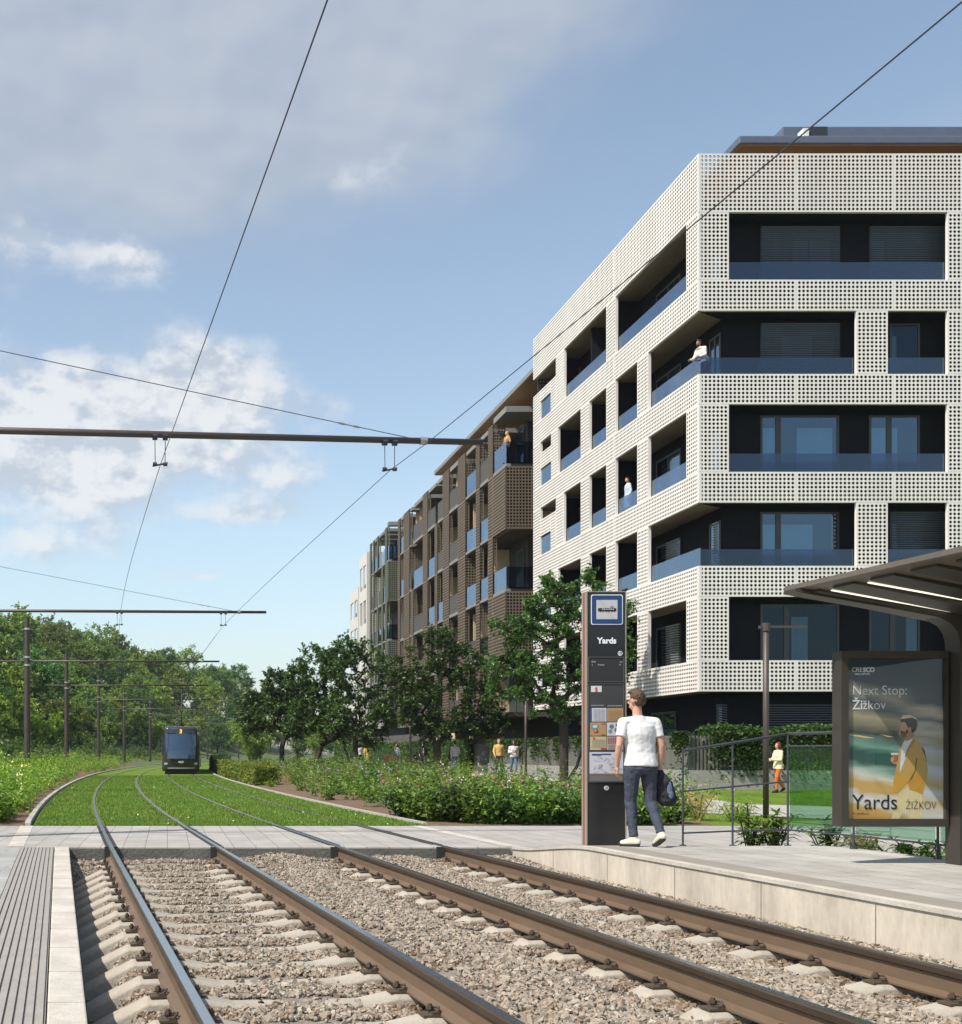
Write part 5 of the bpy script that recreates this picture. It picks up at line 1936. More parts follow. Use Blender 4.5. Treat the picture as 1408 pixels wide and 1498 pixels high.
def sprays(C_, per, spread):
    """leaf positions: short leafy twigs fanning out from every cluster centre"""
    tw = 5
    C2 = np.repeat(C_, tw, 0)
    cen = C_.mean(0)
    d = RNG.normal(size=C2.shape) + .8 * (C2 - cen) / (np.linalg.norm(C2 - cen, axis=1, keepdims=True) + .01) + np.array([0, 0, .35])
    d /= np.linalg.norm(d, axis=1, keepdims=True)
    L = spread * (.6 + 1.1 * RNG.random((len(C2), 1)))
    k = max(2, per // tw)
    u = RNG.random((len(C2) * k, 1))
    p = np.repeat(C2, k, 0) + np.repeat(d * L, k, 0) * u
    p += RNG.normal(size=p.shape) * spread * .17 * (1.15 - .6 * u)
    p[:, 2] -= (u[:, 0] ** 2) * spread * .12
    return p


def tree_from(name, label, base, blobs, D, nclus, nleaf, lsize, trunk_r, trunk_h, lm, group=None, lean=(0, 0), spread=.33, extra=()):
    t = thing(name, label, 'tree', base, group)
    B = Vector(base)
    cl = []
    tot = sum(b[2] * b[3] for b in blobs)
    for (x, y, rx, ry) in blobs:
        k = max(3, int(nclus * rx * ry / tot))
        c = W(x, y, D)
        ax, az_ = rx / F * D, ry / F * D
        ay = (ax + az_) / 2
        for _ in range(k):
            v = Vector(RNG.normal(size=3)); v.normalize(); v *= (.25 + .75 * random.random()) ** .5 * .92
            cl.append(Vector((c.x + v.x * ax, D + v.y * ay, c.z + v.z * az_)))
    top = B + Vector((lean[0], lean[1], trunk_h))
    nodes, par, w = skeleton(B - Vector((0, 0, .2)), top, cl)
    mx = max(w)
    b = MB()
    def rad(i): return max(.010, trunk_r * (max(w[i], .6) / mx) ** .5)
    for i in range(1, len(nodes)):
        r0, r1 = rad(par[i]), rad(i)
        if par[i] >= 6 or i > 6:
            r0 = min(r0, r1 * 1.5)
        b.tube([nodes[par[i]], nodes[i]], [r0 * (1.25 if par[i] == 0 else 1), r1], 7 if r1 > .03 else 4, caps=False)
    for p0, p1, r in extra:
        m = Vector(p0).lerp(Vector(p1), .5) + Vector((.06, 0, -.08))
        b.tube([p0, m, p1], [r * 1.2, r, r * .7], 7)
    b.build('trunk', M_bark, t, smooth=True)
    C_ = np.array([tuple(c) for c in cl])
    per = nleaf // len(cl)
    pts = sprays(C_, per, spread)
    b = MB(); leaves(b, pts, lsize, .52)
    b.build('crown', lm, t)
    return t

def gp(x, y, z): # ground point of a pixel at height z
    D = F * (H - z) / (y - CY)
    return PX(x, D), D

park = 'young park trees along the promenade'
def ptree(lab, xb, D, blobs, **k):
    X = PX(xb, D)
    return tree_from('park_tree', lab, (X, D, gz(X, D)), blobs, D, group=park, **k)
D1 = 41.6
x1 = PX(825, D1)
ptree('nearest park tree, just left of the tram stop column, before the white building', 825, D1,
      [(836, 866, 46, 34), (800, 885, 40, 30), (757, 915, 44, 30), (800, 925, 40, 34), (745, 985, 46, 44), (785, 985, 40, 40), (850, 920, 40, 50), (885, 930, 34, 56), (915, 965, 22, 30), (870, 1025, 40, 34), (800, 1030, 34, 26), (840, 980, 36, 40), (905, 900, 22, 24)],
      nclus=270, nleaf=34000, lsize=.115, trunk_r=.16, trunk_h=2.7, lm=L_tree, spread=.33, extra=[((x1 + .1, D1, .15), (x1 + .75, D1 + .1, 1.55), .06)])
ptree('broad park tree behind the flower bed, before the brown building', 640, 60,
      [(645, 948, 32, 30), (612, 980, 40, 40), (668, 980, 46, 40), (700, 1030, 38, 36), (640, 1040, 60, 40), (595, 1030, 28, 34), (660, 1070, 60, 24), (715, 1060, 30, 24), (580, 1000, 18, 20)],
      nclus=230, nleaf=24000, lsize=.155, trunk_r=.21, trunk_h=2.2, lm=L_tree, spread=.45, extra=[((PX(648, 60), 60, .2), (PX(662, 60), 60.2, 1.6), .08)])
ptree('tall slender park tree with sky behind it, before the pale blocks', 520, 70,
      [(520, 945, 24, 26), (500, 985, 30, 38), (545, 985, 28, 38), (528, 1035, 42, 34), (562, 1035, 24, 30), (498, 1050, 26, 26), (540, 1075, 40, 16), (480, 960, 10, 14)],
      nclus=160, nleaf=14500, lsize=.165, trunk_r=.17, trunk_h=2.6, lm=L_tree, spread=.46, extra=[((PX(515, 70), 70, .2), (PX(500, 70), 70.1, 2.0), .07)])
ptree('low bushy park tree, leftmost of the park trees, right of the tram', 412, 76,
      [(410, 1005, 34, 26), (385, 1040, 34, 32), (425, 1055, 32, 26), (372, 1062, 18, 18), (440, 1025, 26, 26)],
      nclus=150, nleaf=18000, lsize=.18, trunk_r=.17, trunk_h=1.4, lm=L_tree, spread=.5)
ptree('dense dark park tree with a leaning trunk, second of the park trees from the tram', 456, 72,
      [(462, 975, 34, 36), (485, 1010, 36, 36), (450, 1045, 40, 34), (500, 960, 22, 24), (480, 1062, 40, 24), (440, 990, 22, 24)],
      nclus=160, nleaf=18000, lsize=.175, trunk_r=.16, trunk_h=1.5, lm=L_tree, lean=(.6, 0), spread=.46)

# hillside trees: five kinds, repeated
def hill_proto(h, wdt, lm, nclus, nleaf, ls, seed):
    random.seed(seed)
    t = thing('hillside_tree', '', 'tree', (0, 0, 0))
    cl = []
    lobes = [(Vector((random.uniform(-.5, .5) * wdt * .6, random.uniform(-.5, .5) * wdt * .6, h * random.uniform(.35, .85))), random.uniform(.22, .36) * wdt) for _ in range(9)]
    lobes.append((Vector((0, 0, h * .8)), wdt * .3))
    for k in range(nclus):
        c, r = random.choice(lobes)
        v = Vector(RNG.normal(size=3)).normalized() * r * (.3 + .7 * random.random()) ** .5
        v.z *= 1.1
        cl.append(c + v)
    nodes, par, w = skeleton((0, 0, -.6), (random.uniform(-.2, .2), 0, h * .32), cl)
    mx = max(w); b = MB()
    for i in range(1, len(nodes)):
        r1 = max(.02, .2 * (max(w[i], .6) / mx) ** .5); r0 = max(.02, .2 * (max(w[par[i]], .6) / mx) ** .5)
        if i > 6:
            r0 = min(r0, r1 * 1.5)
        b.tube([nodes[par[i]], nodes[i]], [r0, r1], 6, caps=False)
    b.build('trunk', M_bark, t)
    C_ = np.array([tuple(c) for c in cl]); per = nleaf // len(cl)
    b = MB(); leaves(b, sprays(C_, per, .85), ls, .6); b.build('crown', lm, t)
    return t
protos = [hill_proto(7.5, 6.5, L_hill, 120, 9000, .30, 1), hill_proto(9, 6, L_hilldk, 130, 10000, .30, 2), hill_proto(6.5, 6, L_lime, 90, 6500, .32, 3),
          hill_proto(8.5, 7, L_hill, 130, 10000, .33, 4), hill_proto(8, 5, L_lime, 60, 3000, .28, 5)]
plab = ['mid green rounded tree of the dense wood on the hillside', 'tall dark green tree of the dense wood on the hillside', 'light yellow green tree at the edge of the hillside wood', 'wide spreading green tree of the dense wood on the hillside', 'sparse airy tree with thin light leaves on the hillside']
used = [False] * 5
random.seed(11)
placed = []
def place_tree(x, D, k, sc):
    z = gz(x, D) - .1
    s = (sc * random.uniform(.9, 1.15), sc * random.uniform(.9, 1.15), sc)
    if not used[k]:
        used[k] = True
        r = protos[k]
        r.location, r.scale, r.rotation_euler = (x, D, z), s, (0, 0, random.uniform(0, 6.28))
    else:
        r = dup(protos[k], (x, D, z), random.uniform(0, 6.28), s)
    r['label'] = plab[k]
    r['group'] = ('mid green trees of the hillside wood', 'dark green trees of the hillside wood', 'yellow green trees of the hillside wood', 'spreading trees of the hillside wood', 'airy trees of the hillside wood')[k]
tries = 0
while len(placed) < 190 and tries < 9000:
    tries += 1
    D = random.uniform(44, 290)
    px_ = random.uniform(-90, 520)
    x = PX(px_, D)
    tdist = xoff(min(D, 295), -2.1) - x
    if tdist < 10.5 or tdist > 62:
        continue
    if px_ > 300 and D < 150:
        continue
    if any((x - a) ** 2 + (D - c) ** 2 < (2.7 + D * .006) ** 2 for a, c in placed):
        continue
    placed.append((x, D))
    edge = tdist < 16
    k = random.choices(range(5), (2, 2, 4, 1, 2) if edge else (4, 3, 2, 4, 1))[0]
    target = 1.0
    place_tree(x, D, k, random.uniform(.65, 1.3) * (.62 if edge else .92))

# ================================================================== shrubs, beds, hedges
def tuft(n, h, r, ls, lean=.35, thin=.5):
    """leaf cloud of an upright shrub: stems fanning out from the base, leaves along them"""
    ns = max(4, int(n / 14))
    a = RNG.random(ns) * 6.283
    rr = RNG.random(ns) ** .6 * r
    tipz = h * (.65 + .4 * RNG.random(ns)) * (1 - .35 * (rr / r) ** 2)
    tips = np.stack((np.cos(a) * rr, np.sin(a) * rr, tipz), 1)
    u = RNG.random(n) ** .65
    i = RNG.integers(0, ns, n)
    p = tips[i] * u[:, None] * np.array([1, 1, 1])
    p[:, :2] *= (.55 + .45 * u[:, None])
    p += RNG.normal(size=p.shape) * np.array([.05, .05, .04]) * (.6 + h)
    p[:, 2] = np.maximum(p[:, 2], .02)
    return p

def tufts(spots, n, h, r, ls, asp=.45, up=.2):
    out = []
    for (x, y) in spots:
        k = random.uniform(.5, 1.45)
        p = tuft(int(n), h * k, r * (.75 + .25 * k), ls)
        p += np.array([x, y, gz(x, y)])
        out.append(p)
    b = MB()
    if out:
        leaves(b, np.concatenate(out), ls, asp, up=up)
    return b

def bed_spots(n, d0, d1, o0, o1, pw=1.5, ref=GAP, dmax=1e9):
    s = []
    while len(s) < n:
        D = d0 + (d1 - d0) * random.random() ** pw
        o = random.uniform(o0(D), o1(D))
        x = xoff(D, ref) + o
        s.append((x, D))
    return s

random.seed(21)
# right flower bed: between the lawn edging and the promenade
lo_ = lambda D: 2.5 + .25 * math.sin(D * .9) + .5 * smooth(30, 21, D)
hi_ = lambda D: min(10.6, 2.75 + 9.0) if D > 30 else 2.9 + (D - 20) * .3 + 5.2
soil = MB()
dd = np.concatenate((np.linspace(20.24, 40, 26), np.linspace(41, 110, 30)))
for a, c in zip(dd[:-1], dd[1:]):
    g = []
    for D in (a, c):
        e0, e1 = xoff(D, GAP + 2.05), xoff(D, GAP) + 11
        if D < 27:
            e1 = xoff(D, GAP) + 7.5
        g.append([(e0 + (e1 - e0) * k / 8, D, gz(e0 + (e1 - e0) * k / 8, D) + .02 + (.0 if k == 0 else .015 * math.sin(D * 7 + k))) for k in range(9)])
    soil.poly(g[0] + g[1], [(k, k + 1, k + 10, k + 9) for k in range(8)])
structure('flower_bed_soil', soil, M_soil)
soil = MB()
for a, c in zip(dd[:-1], dd[1:]):
    g = []
    for D in (a, c):
        e1, e0 = xoff(D, -2.09), xoff(D, -2.09) - 3.2 - 5 * smooth(24, 20, D)
        g.append([(e0 + (e1 - e0) * k / 8, D, gz(e0 + (e1 - e0) * k / 8, D) + .02) for k in range(9)])
    soil.poly(g[0] + g[1], [(k, k + 1, k + 10, k + 9) for k in range(8)])
structure('verge_soil', soil, M_soil)

far_bed2 = tufts(bed_spots(120, 24, 90, lambda D: 3.4, hi_, 1.5), 170, .72, .5, .11)
tag(far_bed2.build('bed_shrubbery', L_hedge), 'darker leafy clumps scattered through the flower bed', 'planting', kind='stuff')
far_bed = tufts(bed_spots(340, 24, 105, lo_, hi_, 1.5), 130, .62, .55, .10)
tag(far_bed.build('bed_foliage', L_bush), 'mixed green perennials filling the flower bed beside the tram lawn', 'planting', kind='stuff')
b = tufts(bed_spots(300, 22, 80, lambda D: 3.3, hi_, 1.5), 80, .98, .32, .075, .13)
tag(b.build('bed_grasses', L_lime), 'thin feathery light green stalks rising from the flower bed', 'planting', kind='stuff')
b = tufts(bed_spots(70, 21.5, 60, lambda D: 3.0, hi_, 1.5), 80, .75, .3, .09, .12)
tag(b.build('bed_dry_stalks', L_dry), 'dry straw coloured stalks scattered through the flower bed', 'planting', kind='stuff')
# individual bushes along the front of the bed
random.seed(5)
bush_lab = ['dark rounded leafy bush', 'bright green leafy bush', 'loose tall bush with fine leaves']
def bush(x, D, h, r, n, ls, lm, lab, grp, asp=.55, cat='bush', name='bush'):
    z = gz(x, D) if D > 20.3 or True else 0
    if D < 20.3:
        z = -.02
    t = thing(name, lab, cat, (x, D, z), grp)
    p = tuft(n, h, r, ls) + np.array([x, D, z])
    b = MB(); leaves(b, p, ls, asp); b.build('foliage', lm, t)
    b = MB()
    for k in range(7):
        a = k * .9
        b.tube([(x + .03 * math.cos(a), D + .03 * math.sin(a), z - .05), (x + r * .35 * math.cos(a), D + r * .35 * math.sin(a), z + h * .5), (x + r * .6 * math.cos(a), D + r * .6 * math.sin(a), z + h * .85)], [.012, .008, .004], 4)
    b.build('stem', M_bark, t)
    return t
front = [(588, 22.9, .62), (612, 22.4, .7), (637, 22.0, .66), (662, 21.8, .72), (690, 21.5, .74), (716, 21.4, .7), (742, 21.3, .66), (768, 21.3, .7), (795, 21.2, .62), (822, 21.2, .6), (846, 21.4, .55)]
for k, (x, D, h) in enumerate(front):
    lm = (L_hedge, L_bush, L_bush)[k % 3]
    nm = ('dark leafy bush', 'bright green leafy bush', 'tall loose green bush')[k % 3]
    where = ['at the pointed left end of the bed front', 'second from the left along the bed front', 'third from the left along the bed front', 'fourth from the left along the bed front', 'fifth from the left along the bed front', 'in the middle of the bed front', 'just right of the middle of the bed front',
             'below the woman in blue jeans along the bed front', 'left of the nearest tree trunk along the bed front', 'below the nearest tree trunk along the bed front', 'touching the left edge of the stop column'][k]
    bush(PX(x, D), D, h * 1.05, .48, 1500, .085, lm, nm + ' ' + where, 'bushes along the front of the flower bed')
for k, (x, D, h) in enumerate([(928, 21.0, .55), (952, 20.9, .5), (985, 21.3, .6)]):
    bush(PX(x, D), D, h, .42, 1300, .075, L_bush, ('low leafy bush between the legs of the man in white', 'round green bush right behind the black bag', 'green bush left of the dry grass tuft behind the railing')[k], 'bushes behind the stop column')
bush(PX(1022, 22.5), 22.5, .62, .55, 800, .13, L_dry, 'dry brown grass tuft seen through the railing', None, .08, 'grass tuft', 'dry_grass_tuft')
bush(PX(1075, 22.0), 22, .42, .5, 800, .10, L_lime, 'light green grass tuft right of the dry one, beyond the railing', None, .12, 'grass tuft', 'grass_tuft')
# clipped light hedge by the tram
def hedge(lab, pts, w, h, n, lm, ls, name='hedge', z0=None, grp=None, cat='hedge'):
    """leafy box hedge along a polyline of ground points"""
    P = [Vector((x, y, 0)) for x, y in pts]
    L = [(P[i + 1] - P[i]).length for i in range(len(P) - 1)]
    tot = sum(L)
    out = []
    s = RNG.random(n) * tot
    side = RNG.random(n)
    for q, sd_ in zip(s, side):
        i = 0
        while q > L[i] and i < len(L) - 1:
            q -= L[i]; i += 1
        d = (P[i + 1] - P[i]).normalized()
        nn = Vector((-d.y, d.x, 0))
        p = P[i] + d * q
        if sd_ < .06:
            q = -.02 if sd_ < .03 else L[i] + .02
            p = (P[0] if sd_ < .03 else P[-1]) - d * (.03 if sd_ < .03 else -.03)
            o, z = random.uniform(-w / 2, w / 2), random.uniform(0, h)
        elif sd_ < .4:
            o, z = random.uniform(-w / 2, w / 2), h
        elif sd_ < .7:
            o, z = -w / 2, random.uniform(0, h)
        else:
            o, z = w / 2, random.uniform(0, h)
        o += random.gauss(0, .05); z += random.gauss(0, .05) + .06 * math.sin(q * 2.3)
        g = gz(p.x, p.y) if z0 is None else z0
        out.append((p.x + nn.x * o, p.y + nn.y * o, max(.02, z) + g))
    t = thing(name, lab, cat, (P[0].x, P[0].y, gz(P[0].x, P[0].y)), grp)
    b = MB(); leaves(b, np.array(out), ls, .6); b.build('foliage', lm, t)
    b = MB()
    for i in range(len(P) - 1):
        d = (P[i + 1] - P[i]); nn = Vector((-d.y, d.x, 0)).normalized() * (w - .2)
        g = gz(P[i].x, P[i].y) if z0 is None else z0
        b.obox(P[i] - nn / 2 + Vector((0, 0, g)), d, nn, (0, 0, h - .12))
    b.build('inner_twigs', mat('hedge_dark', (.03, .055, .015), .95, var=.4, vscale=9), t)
    return t
hp = [(xoff(D, GAP) + 2.75 , D) for D in (46, 52, 58, 64, 70, 76)]
hedge('clipped light green hedge right of the tram along the lawn', hp, .9, .75, 16000, L_lime, .11)
hedge('dark clipped hedge far behind the tram along its right side', [(xoff(D, GAP) + 2.6, D) for D in (77, 84, 90)], 1.2, 1.0, 3500, L_hedge, .14)
# hedge behind the fence of the white building
hedge('dark green hedge growing over the slatted fence before the white building', [(FX + .6, FD + .45), (FX + 12, FD + .45)], .7, 1.92, 14000, L_hedge, .10, z0=.1)
tag(MB().build('x', M_bark), None, None) if False else None
t = thing('climbing_plant', 'ivy patches spilling over the front of the slatted fence', 'climbing plant', (FX + 5, FD, .7))
out = []
random.seed(31)
for cx, wd_, dep in ((1062, 22, .9), (1085, 30, 1.1), (1150, 26, .95), (1190, 30, .8), (1100, 16, 1.2), (1230, 26, .9), (995, 14, .75)):
    for _ in range(900):
        x = PX(cx + random.gauss(0, wd_ * .5), FD)
        z = zt + .1 - abs(random.gauss(0, .5)) * dep
        out.append((x, FD + .02 - abs(random.gauss(0, .06)), max(.55, z)))
b = MB(); leaves(b, np.array(out), .10, .65); b.build('foliage', L_hedge, t)
hedge('ivy hedge hanging over the fence before the brown building', [(FX - .35, 61), (FX - .35, 85), (FX - .35, 110)], .3, 1.65, 16000, L_hedge, .15, z0=.2)
t = thing('climbing_plant', 'ivy strands hanging on the grey board fence behind the nearest tree', 'climbing plant', (FX, 50, .7))
out = []
for k in range(34):
    y = random.uniform(38, 59); ln_ = random.uniform(.2, 1.1)
    for _ in range(120):
        out.append((FX - .02 - abs(random.gauss(0, .05)), y + random.gauss(0, .22), zt + .08 - random.random() ** 1.5 * ln_))
b = MB(); leaves(b, np.array(out), .11, .65); b.build('foliage', L_hedge, t)

# large leaved plants behind the railing
def bigleaf(x, D, h, r, n, ls, lab, grp):
    X = PX(x, D)
    t = thing('shrub', lab, 'shrub', (X, D, -.01), grp)
    b, st = MB(), MB()
    for s in range(n):
        a = random.uniform(0, 6.28); rr = random.uniform(.1, 1) * r; hh = h * random.uniform(.55, 1.05) * (1 - .3 * rr / r)
        tip_ = Vector((X + math.cos(a) * rr, D + math.sin(a) * rr * .7, hh))
        base = Vector((X + math.cos(a) * rr * .25, D + math.sin(a) * rr * .2, -.01))
        mid = base.lerp(tip_, .6) + Vector((0, 0, .08))
        st.tube([base, mid, tip_], [.009, .007, .003], 5)
        for k in range(15):
            u = random.uniform(.12, 1.02)
            p = base.lerp(mid, u / .6) if u < .6 else mid.lerp(tip_, (u - .6) / .4)
            d = Vector((random.gauss(0, 1), random.gauss(0, 1), random.uniform(-.25, .75))).normalized()
            L_ = ls * random.uniform(.7, 1.25)
            sd_ = d.cross(Vector((0, 0, 1))).normalized()
            e = p + d * L_ + Vector((0, 0, -.22 * L_))
            m = p + d * L_ * .5
            up_v = sd_.cross(d) * L_ * .06
            w_ = L_ * .14
            b.poly([p, m + sd_ * w_ + up_v, e, m - sd_ * w_ + up_v, m], [(0, 1, 4), (1, 2, 4), (2, 3, 4), (3, 0, 4)])
    st.build('stem', M_bark, t); b.build('foliage', L_bush, t)
random.seed(8)
gg = 'leafy shrubs behind the platform railing'
bigleaf(1098, 15.2, .62, .42, 16, .16, 'long leaved shrub left of the lamp post foot behind the railing', gg)
bigleaf(1133, 15.0, .60, .36, 16, .16, 'long leaved shrub right of the lamp post foot behind the railing', gg)
bigleaf(1212, 14.4, .50, .34, 12, .16, 'long leaved shrub showing through the green glass beside the poster box', gg)
bigleaf(1330, 13.2, .34, .5, 16, .12, 'low green shrub under the right part of the poster box', gg)
bigleaf(1385, 12.6, .36, .4, 16, .12, 'low green shrub at the foot of the shelter post', gg)
bush(PX(1262, 13.9), 13.9, .34, .3, 700, .13, L_dry, 'reddish dry grass tuft under the left part of the poster box', None, .08, 'grass tuft', 'dry_grass_tuft')
b = MB()
n = 5000
x = 7.95 + RNG.random(n) * 2.2; y = 8 + RNG.random(n) * 6.2
keep = x > 7.72 + (14.2 - y) * .094 + .05
x, y = x[keep], y[keep]
leaves(b, np.stack((x, y, .03 + .09 * RNG.random(len(x))), 1), .07, .12, up=-.2)
tag(b.build('platform_verge_grass', L_bush), 'strip of rough grass behind the platform railing', 'grass', kind='stuff')
b = MB(); b.box(8.05, 26, 5, 14.31, -.42, .0); structure('platform_verge', b, M_lawn)

# flowers over the bed
random.seed(13)
for nm, lab, colr, cnt, zz in (('pink_flowers', 'pink and magenta flower heads over the flower bed', (.45, .06, .2), 75, .60), ('white_flowers', 'small white flower heads over the flower bed', (.6, .58, .54), 60, .62), ('violet_flowers', 'pale violet flower spikes over the flower bed', (.34, .20, .40), 130, .62)):
    pts = []
    for x, D in bed_spots(cnt, 23.5, 70, lambda D: 3.2, hi_, 1.5):
        k = random.randint(4, 9)
        hh = zz * random.uniform(.75, 1.25) + gz(x, D)
        for _ in range(k):
            pts.append((x + random.gauss(0, .03), D + random.gauss(0, .03), hh + random.gauss(0, .045)))
    b = MB(); leaves(b, np.array(pts), .042, .8, up=.8)
    tag(b.build(nm, mat(nm + '_petal', colr, .7, var=.25, vscale=30)), lab, 'flowers', kind='stuff')

# left verge: shrubs between the lawn kerb and the masts, and growth up the hillside
random.seed(17)
vl = lambda D: -1.0 - min(7.0, 2.2 + .16 * (D - 20)) - 2.05
vh = lambda D: -2.3 - .35 * smooth(23, 20.5, D)
tag(tufts(bed_spots(430, 21.2, 100, vl, vh, 1.9, 0), 170, .92, .5, .095, .4).build('verge_foliage', L_lime), 'bright light green undergrowth on the verge left of the lawn', 'undergrowth', kind='stuff')
tag(tufts(bed_spots(330, 21.8, 100, vl, vh, 1.8, 0), 140, .85, .5, .09, .35).build('verge_shrubbery', L_bush), 'mid green low shrubbery mixed into the left verge', 'undergrowth', kind='stuff')
tag(tufts(bed_spots(80, 21.0, 60, vl, lambda D: -2.2, 1.4, 0), 80, .30, .3, .07, .3).build('verge_weeds', L_lime), 'short weeds along the lawn kerb of the left verge', 'weeds', kind='stuff')
pts = []
for x, D in bed_spots(60, 23, 60, vl, vh, 1.5, 0):
    for _ in range(5):
        pts.append((x + random.gauss(0, .04), D + random.gauss(0, .04), gz(x, D) + random.uniform(.5, 1.1)))
b = MB(); leaves(b, np.array(pts), .06, .8, up=.8); tag(b.build('verge_flowers', mat('cream_petal', (.7, .62, .3), .7, var=.3, vscale=20)), 'cream and yellow flowers dotted over the left verge', 'flowers', kind='stuff')
sp = []
while len(sp) < 190:
    D = random.uniform(32, 170); px_ = random.uniform(-60, 330)
    x = PX(px_, D); td = xoff(D, -2.1) - x
    if 4.2 < td < 13:
        sp.append((x, D))
tag(tufts(sp, 190, 1.5, 1.1, .19, .5).build('bank_shrubbery', L_hilldk), 'dark green scrub on the bank between the masts', 'undergrowth', kind='stuff')
sp = []
while len(sp) < 520:
    D = random.uniform(30, 190); px_ = random.uniform(-60, 420)
    x = PX(px_, D); td = xoff(D, -2.1) - x
    if 3 < td < 17:
        sp.append((x, D))
tag(tufts(sp, 100, .75, .9, .17, .45).build('hillside_undergrowth', L_hill), 'green undergrowth climbing the foot of the hillside', 'undergrowth', kind='stuff')
sp = []
while len(sp) < 420:
    D = random.uniform(45, 260); px_ = random.uniform(-60, 520)
    x = PX(px_, D); td = xoff(min(D, 295), -2.1) - x
    if 12 < td < 60:
        sp.append((x, D))
tag(tufts(sp, 170, 2.6, 2.4, .42, .6).build('woodland_undergrowth', L_hilldk), 'dark thicket under the trees of the hillside wood', 'undergrowth', kind='stuff')
# trees far off behind the park, closing the view on the right of the tram
random.seed(23)
for k in range(26):
    D = random.uniform(120, 230)
    x = PX(random.uniform(330, 640), D)
    if x - xoff(D, GAP) < 4:
        continue
    place_tree(x, D, random.choice((0, 1, 1, 3)), random.uniform(.55, .8))
# ================================================================== people
def remesh(mb, name, m, parent, vox, sm=4, smooth=True):
    me = mb.mesh('tmp')
    o = bpy.data.objects.new('tmp', me)
    COL.objects.link(o)
    r = o.modifiers.new('r', 'REMESH'); r.mode, r.voxel_size = 'VOXEL', vox
    s = o.modifiers.new('s', 'SMOOTH'); s.factor, s.iterations = .5, sm
    dg = bpy.context.evaluated_depsgraph_get()
    me2 = bpy.data.meshes.new_from_object(o.evaluated_get(dg))
    bpy.data.objects.remove(o)
    me2.materials.clear(); me2.materials.append(m)
    me2.polygons.foreach_set('use_smooth', np.ones(len(me2.polygons), bool))
    me2.name = name
    o = bpy.data.objects.new(name, me2)
    COL.objects.link(o)
    o.parent = parent
    return o


def folds(o, scale, strength):
    key = 'folds_%d' % int(scale * 1000)
    tx = bpy.data.textures.get(key)
    if tx is None:
        tx = bpy.data.textures.new(key, 'CLOUDS')
        tx.noise_scale, tx.noise_depth = scale, 2
    d = o.modifiers.new('folds', 'DISPLACE')
    d.texture, d.strength, d.mid_level = tx, strength, .5


def limb(mb, pts, rs, n=10):
    mb.tube(pts, rs, n)
    for p, r in zip(pts, rs):
        mb.ell(p, (r, r, r), n, 6)


M_skin = mat('skin_light', (.52, .29, .20), .55, var=.06, vscale=6)
M_skin2 = mat('skin_brown', (.22, .11, .065), .55, var=.06, vscale=6)
V3 = Vector
STAND = dict(pel=(0, 0, .96), chest=(0, 0, 1.32), neck=(0, .0, 1.50), head=(0, .015, 1.67), shL=(-.19, 0, 1.44), shR=(.19, 0, 1.44), elL=(-.26, -.02, 1.16), elR=(.26, -.02, 1.16), wrL=(-.27, .05, .91), wrR=(.27, .05, .91),
             hipL=(-.09, 0, .93), hipR=(.09, 0, .93), knL=(-.10, .03, .50), knR=(.10, .03, .50), anL=(-.105, 0, .09), anR=(.105, 0, .09), toL=(-.12, .17, .03), toR=(.12, .17, .03), headyaw=0.)


